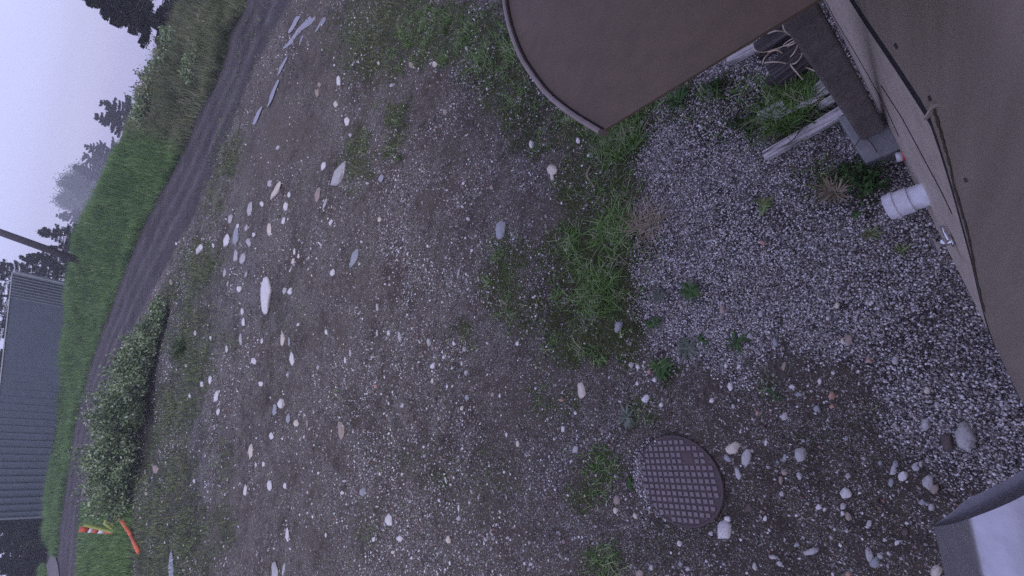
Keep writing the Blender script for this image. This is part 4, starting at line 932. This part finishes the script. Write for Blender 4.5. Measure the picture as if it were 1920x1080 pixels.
tuftobj(1140,1055,.13,90,.09,'thin tuft at the bottom edge left of the manhole cover','grass',1.1)
tuftobj(1130,865,.13,130,.05,'low tuft in the dirt left of the manhole cover','grass',1.1)
# twigs and straws lying about
def stem(pts, rad, label, mat='twig', lift=.01, name='twig', cat='twig'):
    P = ground(*np.array(pts, float).T); P[:, 2] += lift+.01*np.sin(np.arange(len(P))*2.1)
    bm = bmesh.new(); tube(bm, curve_pts(P, 4), rad, 5); tag(bobj(name, bm, M[mat], None, True), label, cat)
stem([(1575,432),(1590,400),(1602,370),(1612,352)], .0035, 'curved dark twig rising from the dried weed')
stem([(1440,318),(1478,316),(1520,318),(1560,300),(1578,285)], .004, 'long dark twig lying parallel to the longest silvery board', lift=.03)
stem([(1500,262),(1530,225),(1540,200)], .003, 'thin dark twig crossing the longest silvery board', lift=.08)
stem([(1470,285),(1495,270),(1512,235)], .003, 'second dark twig crossing the longest silvery board near its free end', lift=.08)
stem([(1600,300),(1622,270),(1640,250),(1652,236)], .003, 'thin twig leaning over the concrete block', lift=.12)
stem([(1648,300),(1636,282),(1612,262)], .003, 'forked twig lying on the face of the concrete block', lift=.12)
stem([(1110,312),(1104,330),(1112,345),(1117,352)], .010, 'bleached bone coloured stick in the grass by the canopy', 'straw', .02)
stem([(1112,440),(1140,462),(1165,482),(1190,505)], .003, 'long straw stem lying across the grass band', 'straw', .03)
stem([(1228,465),(1238,488),(1250,490)], .003, 'bent straw stem on the gravel edge', 'straw', .02)
stem([(1256,700),(1258,735),(1260,800)], .0025, 'thin dark root running down towards the manhole cover')
stem([(1505,968),(1522,980),(1538,986)], .0022, 'pale curved straw on the dark dirt', 'straw')
stem([(1556,1010),(1575,1014),(1588,1024)], .0022, 'second pale straw lower on the dark dirt', 'straw')
stem([(790,790),(792,800),(793,811)], .008, 'short dark stick in the lower yard dirt')
stem([(960,1040),(968,1060),(971,1080)], .003, 'dark bent wire at the bottom edge of the yard')
stem([(365,594),(369,578)], .010, 'short bright stick near the ditch', 'straw', .03)

# ------------------------------------------------------------ leaf clouds for shrubs and trees
def shrub(loc, w, h, n, label, cat='shrub', mat='shrub', leaf=.07, grp='shrubs along the ditch', seed=0, name='leafy_shrub', thick=1.0):
    rg = np.random.default_rng(seed); root = empty(name, tuple(loc)); tag(root, label, cat, grp)
    bm = bmesh.new(); pts = []
    for k in range(26):
        th = rg.uniform(0, 6.283); r_ = w*.5*math.sqrt(rg.random()); tip = np.array([r_*math.cos(th), r_*math.sin(th), h*rg.uniform(.35, 1.0)*(1-.35*(r_/w*2)**2)])
        b0 = tip*np.array([.25, .25, 0]); mid = (b0+tip)/2+rg.normal(0, .06*min(1, h), 3); tube(bm, [b0, mid, tip], [.012*thick, .008*thick, .004*thick], 4)
        m = n//26; t = rg.uniform(.12, 1.0, m)[:, None]; c = b0+(tip-b0)*t; c = c+rg.normal(0, 1, (m, 3))*np.array([.14, .14, .10])*w*(.22+.30*rg.random())*(.6+.6*t); pts.append(c)
    bobj('stems', bm, M['twig'], root); P = np.concatenate(pts); P[:, 2] = np.maximum(P[:, 2], .01); P = P[P[:, 2] < h*1.5]
    leaves('foliage', P, leaf, M[mat], root, seed)
    return root
SH = [(312,598,.8,.45,'farthest and lowest shrub at the upper end of the ditch'),(300,632,1.2,.9,'small shrub second from the upper end of the ditch'),(287,668,1.3,1.2,'rounded shrub opposite the shed corner, third from the upper end'),
      (280,706,1.6,1.35,'spreading shrub just above the widest part of the row'),(277,748,1.9,1.6,'tall shrub in the middle of the ditch row'),(272,790,2.0,1.8,'tallest shrub, pale leaved, below the middle of the row'),
      (264,832,2.0,1.75,'dense shrub opposite the lower half of the shed'),(258,872,2.0,1.7,'shrub third from the marker posts'),(254,905,1.6,1.4,'shrub second from the marker posts'),(250,934,.9,.7,'shrub nearest to the marker posts'),(262,860,1.4,1.5,'taller ragged shrub rising out of the lower half of the row'),(276,770,1.3,1.65,'ragged shrub with upright shoots in the middle of the row'),(291,690,1.1,1.35,'narrow shrub with upright shoots in the upper half of the row'),(318,575,.6,.5,'sprawling weed clump at the very top of the ditch')]
for i, (a_, b_, w, h, lab) in enumerate(SH):
    p = g1(a_-4, b_); shrub(p, w*1.25, h, 6500, lab, leaf=.085, seed=50+i)
shrub(g1(345,655), .9, .4, 900, 'low bright green bush on the yard side of the ditch', mat='leaf', leaf=.06, grp=None, seed=70)
def bushlet(px, py, w, h, n, leaf, label, mat='weed'):
    return shrub(g1(px, py), w*1.5, h, n, label, 'plant', mat, leaf, 'weeds on the gravel', int(px), 'weed_plant', .22)
bushlet(1622,345,.17,.20,520,.026,'bushy green weed between the drain pipe and the boards')
bushlet(1590,322,.14,.10,240,.024,'green leafy weed in front of the concrete block')
bushlet(1530,238,.12,.12,170,.022,'leafy weed growing over the longest silvery board')
bushlet(1350,160,.16,.10,260,.022,'leafy weed next to the straight canopy edge')
bushlet(1400,235,.20,.08,380,.022,'low spreading green weed left of the short broken board')
bushlet(1545,355,.20,.08,260,.018,'thin brownish weed spreading over the gravel under the boards','scrub')
bushlet(1480,255,.14,.05,200,.02,'low dull weed along the underside of the grass tuft','scrub')
# bushes along the crest of the bank
CB = [(300,75,1.1,1.2,'bush on the bank crest under the large dark conifer'),(292,105,1.2,.9,'grey green bush on the crest right below the large dark conifer'),(280,135,1.4,1.0,'spindly bush on the crest with bare tips against the sky'),(262,160,1.3,1.3,'round bush on the crest above the twin conifers'),
      (250,190,1.4,.9,'bush at the foot of the twin conifers'),(352,60,1.3,.8,'scrubby bush half way down the upper bank'),(330,110,1.2,.7,'low bush on the bank slope below the crest bushes'),(385,105,1.2,.6,'green bush low on the bank close to the road')]
for i, (a_, b_, w, h, lab) in enumerate(CB):
    a0, t0 = azt(float(a_), float(b_)); rr = float(rfar(a0))+ (4.2 if a_ < 320 else 2.0)
    x_, y_ = rr*math.sin(R(a0)), rr*math.cos(R(a0)); shrub((x_, y_, float(zg(x_, y_))), w*1.3, h*.62, 3600, lab, 'bush', 'bankscrub' if i % 2 else 'shrub', .085, 'bushes on the bank', 90+i)

# ------------------------------------------------------------ marker posts on the verge
b0 = g1(216, 998); r0 = math.hypot(b0[0], b0[1])
mp0 = empty('marker_post', (0, 0, 0)); tag(mp0, 'red and white banded marker post standing in the bright grass', 'marker post')
tp_ = at_r(149, 992, r0); bt = np.array(b0)-np.array([0, 0, .05]); cuts = [0, .30, .46, .60, .78, .9, 1.0]; mats_ = ['redband', 'redband', 'stripe', 'redband', 'stripe', 'redband']
segs_ = [(0, .34, 'redband', 'lower_band'), (.34, .50, 'stripe', 'white_band'), (.50, .66, 'redband', 'middle_band'), (.66, .76, 'stripe', 'white_band'), (.76, 1, 'redband', 'top_band')]
for a_, c_, mm, nm in segs_:
    bm = bmesh.new(); q = .0015 if mm == 'stripe' else 0; tube(bm, [bt+(tp_-bt)*a_, bt+(tp_-bt)*c_], .085+q, 16); bobj(nm, bm, M[mm], mp0, True)
fr = empty('lime_stand', (0, 0, 0)); tag(fr, 'lime yellow metal stand leaning against the banded marker post', 'stand')
bm = bmesh.new(); A = lambda x_, y_, dr=0: at_r(x_, y_, r0-.12+dr)
tube(bm, [A(219,999), A(158,984)], .05, 8); tube(bm, [A(219,999), A(196,981), A(199,976)], .05, 8); tube(bm, [A(226,999), A(209,981)], .045, 8); tube(bm, [A(198,979), A(211,980)], .03, 8)
bobj('frame', bm, M['lime'], fr)
bm = bmesh.new(); tube(bm, [A(224,996), A(231,993), A(232,986), A(229,979)], .035, 8); bobj('hook', bm, M['lime'], fr, True)
bm = bmesh.new(); P0 = A(204,978); P1 = A(226,962); bar(bm, P0, P1, .34, .30, .26, .26); bmesh.ops.bevel(bm, geom=bm.edges[:], offset=.06, segments=3, affect='EDGES'); bm.verts.ensure_lookup_table()
o = bobj('rubber_base', bm, M['black']); tag(o, 'lumpy black rubber post base tipped over beside the lime stand', 'post base')
q0 = g1(236, 960); q1 = g1(252, 1003); q2 = g1(264, 1034); dz_ = np.array([0, 0, .08])
op = empty('orange_pole', (0, 0, 0)); tag(op, 'bright orange plastic pole lying bent on the verge', 'pole')
bm = bmesh.new(); tube(bm, [q0+dz_*2.6, (q0+q1)/2+dz_*1.7, q1+dz_], [.058, .06, .045], 12); bobj('long_half', bm, M['orange'], op, True)
bm = bmesh.new(); tube(bm, [q1+dz_, q2+dz_*.6], [.045, .055], 12); bobj('short_half', bm, M['orange'], op, True)

# ------------------------------------------------------------ corrugated shed
RS0, RS1 = 41.0, 44.5
cA = at_r(127.5, 534, RS0-.4); cB = at_r(125, 580, RS0); cC = at_r(80, 968, RS1)
sh = empty('metal_shed', (0, 0, 0)); tag(sh, 'long slate blue corrugated metal shed on top of the bank', 'shed')
tA = at_r(24, 511, RS0-.4); tB = at_r(19, 560, RS0); 
vB = tB-cB; tC = cC+vB*.98
back = np.array([-(cC-cB)[1], (cC-cB)[0], 0]); back /= np.linalg.norm(back)
if back@cB < 0: back = -back
def corr(a0, b0_, a1, b1_, nr, depth, name, mat, prof=(0, .35, .5, .85)):
    bm = bmesh.new(); prev = None
    for i in range(nr):
        for t, dpt in ((0, 0), (.12, 1), (.45, 1), (.57, 0)):
            k = (i+t)/nr; lo = a0+(a1-a0)*k-back*depth*dpt; hi = b0_+(b1_-b0_)*k-back*depth*dpt
            cur = (bm.verts.new(lo), bm.verts.new(hi))
            if prev: bm.faces.new((prev[0], cur[0], cur[1], prev[1]))
            prev = cur
    cur = (bm.verts.new(a1), bm.verts.new(b1_)); bm.faces.new((prev[0], cur[0], cur[1], prev[1]))
    return bobj(name, bm, mat, sh)
corr(cA, tA, cB, tB, 9, .30, 'ribbed_end_panel', M['shedribs'])
corr(cB-np.array([0,0,.1]), tB, cC-np.array([0,0,.1]), tC, 30, .16, 'long_wall', M['shedwall'])
bm = bmesh.new(); e = back*2.4; P = [cA+back*.02, cC+back*.02, cC+e, cA+e]; Q = [tA+back*.02, tC+back*.02, tC+e, tA+e]
box_pts(bm, [p-np.array([0, 0, .2]) for p in P]+[q-np.array([0, 0, .03]) for q in Q]); bobj('body', bm, M['shedwall'], sh)
bm = bmesh.new(); box_pts(bm, [tA-back*.03, tC-back*.03, tC+e*1.03, tA+e*1.03]+[p+np.array([0, 0, .05]) for p in (tA-back*.03, tC-back*.03, tC+e*1.03, tA+e*1.03)]); bobj('roof', bm, M['shedtrim'], sh)
bm = bmesh.new(); bar(bm, cA-back*.06-np.array([0,0,.03]), cB-back*.06-np.array([0,0,.03]), .08, .09); bobj('bottom_rail', bm, M['shedtrim'], sh)
bm = bmesh.new(); bar(bm, tA-back*.07, cA-back*.07, .10, .10); bobj('corner_post', bm, M['shedtrim'], sh)
bm = bmesh.new(); bar(bm, tC-back*.07, cC-back*.07, .12, .12); bobj('corner_post', bm, M['shedribs'], sh)
bm = bmesh.new(); bar(bm, cB-back*.05-np.array([0,0,.12]), cC-back*.05-np.array([0,0,.12]), .07, .14); bobj('skid', bm, M['dkmetal'], sh)
for k in (.06, .10, .14):
    bm = bmesh.new(); p = tB+(tC-tB)*k-vB/np.linalg.norm(vB)*.22-back*.05; bar(bm, p, p-vB*.06, .12, .05); bobj('vent', bm, M['dkmetal'], sh)

# ------------------------------------------------------------ leaning pole on the bank
rp_ = float(rfar(-5.5))+3.6
p0 = at_r(149, 489, rp_); p1 = at_r(-90, 403, rp_-.6)
ps = empty('utility_pole', (0, 0, 0)); tag(ps, 'dark leaning utility pole on the bank next to the metal shed', 'utility pole')
bm = bmesh.new(); tube(bm, [p0-(p1-p0)*.08, p1], [.20, .155], 14); bobj('shaft', bm, M['pole'], ps, True)
bm = bmesh.new(); m_ = p0+(p1-p0)*.19; bar(bm, m_+np.array([.18,0,.05]), m_+np.array([.18,0,-.12]), .16, .12); bobj('meter_box', bm, M['shedtrim'], ps)
bm = bmesh.new(); tube(bm, [m_+np.array([.2,0,0]), at_r(150, 470, rp_-.3)], .018, 6); bobj('cable', bm, M['black'], ps)

# ------------------------------------------------------------ trees in the mist behind the bank
def conifer(h, seed, dens=1.0, rad=.26):
    rg = np.random.default_rng(seed); bm = bmesh.new(); tube(bm, [(0,0,0), (0,0,h*.5), (0,0,h*.98)], [h*.016, h*.010, .015], 7)
    pts = []; z = h*.10
    while z < h*.985:
        f = 1-z/h; L = h*rad*(f**.85)*rg.uniform(.75, 1.15)+.12; nb = int(5+4*rg.random())
        for k in range(nb):
            th = rg.uniform(0, 6.283); l_ = L*rg.uniform(.6, 1.1); droop = -.30*f+.22+rg.normal(0, .10)
            d = np.array([math.cos(th), math.sin(th)]); tip = np.array([*(d*l_), z+l_*droop]); mid = np.array([*(d*l_*.5), z+l_*droop*.2])
            tube(bm, [(0, 0, z), mid, tip], [.03*f+.01, .02*f+.008, .006], 4, False)
            m = int((26+125*l_)*dens); t = np.sqrt(rg.random(m))[:, None]
            c = np.array([0, 0, z])*(1-t)**2+2*mid*t*(1-t)+tip*t*t
            sd = np.array([-d[1], d[0], 0]); wv = (1-t)*.22*l_+.05
            c = c+sd*rg.uniform(-1, 1, (m, 1))*wv; c[:, 2] -= np.abs(rg.normal(0, .10, m))+.02; pts.append(c)
        z += (h*.020+.06)*rg.uniform(.5, 1.5)
    P = np.concatenate(pts)
    return bm, P
def tree_at(px, py, tipx, tipy, r, seed, label, dens=1.0, rad=.26, kind='conifer', leaf=None):
    leaf = leaf or max(.10, r*.0020)
    b_ = at_r(px, py, r); z0 = min(b_[2], float(zg(b_[0], b_[1]))); t_ = at_r(tipx, tipy, r); h = t_[2]-z0
    root = empty('conifer_tree' if kind == 'conifer' else 'leafy_tree', (t_[0]*.5+b_[0]*.5, t_[1]*.5+b_[1]*.5, z0)); tag(root, label, 'tree', 'trees in the mist behind the bank')
    if kind == 'conifer':
        bm, P = conifer(h, seed, dens, rad); bobj('trunk', bm, M['bark'], root); leaves('crown', P, leaf, M['needle'], root, seed, .45, .36)
    else:
        rg = np.random.default_rng(seed); bm = bmesh.new(); tube(bm, [(0,0,0), (.1,0,h*.4), (0,.1,h*.8)], [h*.025, h*.018, .03], 7); pts = []
        for k in range(40):
            z = h*rg.uniform(.25, .98); L = h*rad*1.3*math.sin(math.pi*min(.95, (z/h)**.8))*rg.uniform(.5, 1.1)+.2; th = rg.uniform(0, 6.283)
            tip = np.array([L*math.cos(th), L*math.sin(th), z+.15*L]); tube(bm, [(0, 0, z*.75), tip*np.array([.5, .5, 1]), tip], [.05, .03, .01], 4)
            m = int(130*dens); pts.append(tip*np.array([.8,.8,1])+rg.normal(0, 1, (m, 3))*h*.05)
        bobj('trunk', bm, M['bark'], root); leaves('crown', np.concatenate(pts), leaf, M['leaf'], root, seed)
tree_at(330, 52, 120, -20, 31, 1, 'large near dark conifer reaching in at the top of the picture', 2.2, .42, leaf=.14)
tree_at(325, -20, 150, -80, 34, 2, 'dark conifer behind the large near one', 1.2, .36)
tree_at(262, 222, 183, 186, 90, 3, 'upper one of the twin grey conifers behind the bank', 2.4, .55)
tree_at(255, 243, 172, 214, 90, 4, 'lower one of the twin grey conifers behind the bank', 2.4, .55)
tree_at(225, 292, 155, 271, 150, 5, 'misty conifer just below the twin conifers', 2.4, .55)
tree_at(220, 312, 148, 290, 180, 6, 'small misty conifer beside the pale leafy tree', 2.4, .55)
tree_at(200, 355, 118, 338, 250, 7, 'pale misty leafy tree in the middle of the tree line', 3.4, .42, 'leafy', .6)
tree_at(185, 385, 108, 372, 300, 8, 'palest, most faded leafy tree behind the bank', 3.4, .42, 'leafy', .7)
tree_at(180, 420, 104, 400, 230, 9, 'faded conifer between the palest tree and the pole', 1.6, .5)
tree_at(215, 325, 133, 318, 200, 30, 'faded conifer between the misty conifers and the leafy tree', 1.8, .5)
tree_at(190, 440, 112, 428, 210, 31, 'misty conifer just above the tall dark one by the pole', 1.6, .5)
tree_at(210, 300, 168, 303, 240, 32, 'very faded conifer low behind the bank crest', 1.8, .6)
tree_at(170, 450, 62, 432, 56, 10, 'tall dark conifer beside the leaning pole', 1.5, .40)
tree_at(165, 475, 88, 462, 56, 11, 'dark conifer hidden behind the leaning pole', 1.2, .34)
tree_at(160, 500, 30, 478, 55, 12, 'broad dark conifer left of the shed end', 1.3, .40)
tree_at(150, 520, -60, 505, 58, 13, 'dark conifer directly behind the ribbed shed end', 1.3, .36)
tree_at(140, 560, -190, 545, 56, 14, 'open branched conifer above the shed roof', 1.0, .30)
tree_at(140, 610, -170, 605, 58, 15, 'thin conifer standing over the middle of the shed roof', 1.0, .28)
tree_at(120, 680, -190, 680, 57, 16, 'conifer over the far half of the shed roof', 1.0, .3)
# dark trees at the far right end of the shed, the lower left of the picture
tree_at(85, 985, -60, 985, 47, 20, 'dark tree right beside the lower end of the shed', 2.6, .40)
tree_at(80, 1015, -50, 1020, 47, 21, 'dark conifer left of the side path', 2.6, .42)
tree_at(82, 1050, -40, 1060, 46, 22, 'dark conifer in the lower left corner', 2.6, .42)
tree_at(70, 1090, -60, 1110, 46, 23, 'dark conifer partly below the lower left corner', 2.6, .42)
for i, (a_, b_, w, h, lab) in enumerate([(72,1010,3.4,2.6,'round grey green bush beside the side path'),(66,1040,3.0,2.0,'dark bush in the lower left corner'),(78,975,2.0,1.6,'bush at the foot of the lower shed end')]):
    p = at_r(a_, b_, 47.5); p[2] = float(zg(p[0], p[1])); shrub(p, w, h, 4200, lab, 'bush', 'leaf', .14, 'bushes by the side path', 120+i)

# side path joining the road
pp = [(78,965),(84,1000),(92,1030),(100,1060),(106,1100)]
bm = bmesh.new(); prev = None
for (a_, b_), wd in zip(pp, (3, 6, 10, 11, 10)):
    L_ = []
    for q in (-1, 1):
        p = g1(a_+q*wd, b_); L_.append(bm.verts.new((p[0], p[1], p[2]+.05)))
    if prev: bm.faces.new((prev[0], L_[0], L_[1], prev[1]))
    prev = L_
pm = simple('path_gravel', (.11, .10, .095), (.18, .17, .165), 3, .9, .3)
tag(bobj('path', bm, pm), 'narrow gravel side path beyond the road in the lower left', 'path', kind='structure')

# ------------------------------------------------------------ mist
bm = bmesh.new(); bmesh.ops.create_cube(bm, size=1, matrix=Matrix.Translation((0, 0, 3)) @ Matrix.Diagonal((760, 760, 44, 1)))
hz = bpy.data.materials.new('mist'); hz.use_nodes = True; hz.node_tree.nodes.clear()
ho = hz.node_tree.nodes.new('ShaderNodeOutputMaterial'); hv = hz.node_tree.nodes.new('ShaderNodeVolumePrincipled')
hv.inputs['Color'].default_value = (.92, .92, .95, 1); hv.inputs['Density'].default_value = .0026; hv.inputs['Anisotropy'].default_value = .2
hz.node_tree.links.new(hv.outputs[0], ho.inputs['Volume'])
tag(bobj('haze', bm, hz), 'thin morning mist', 'haze', kind='stuff')
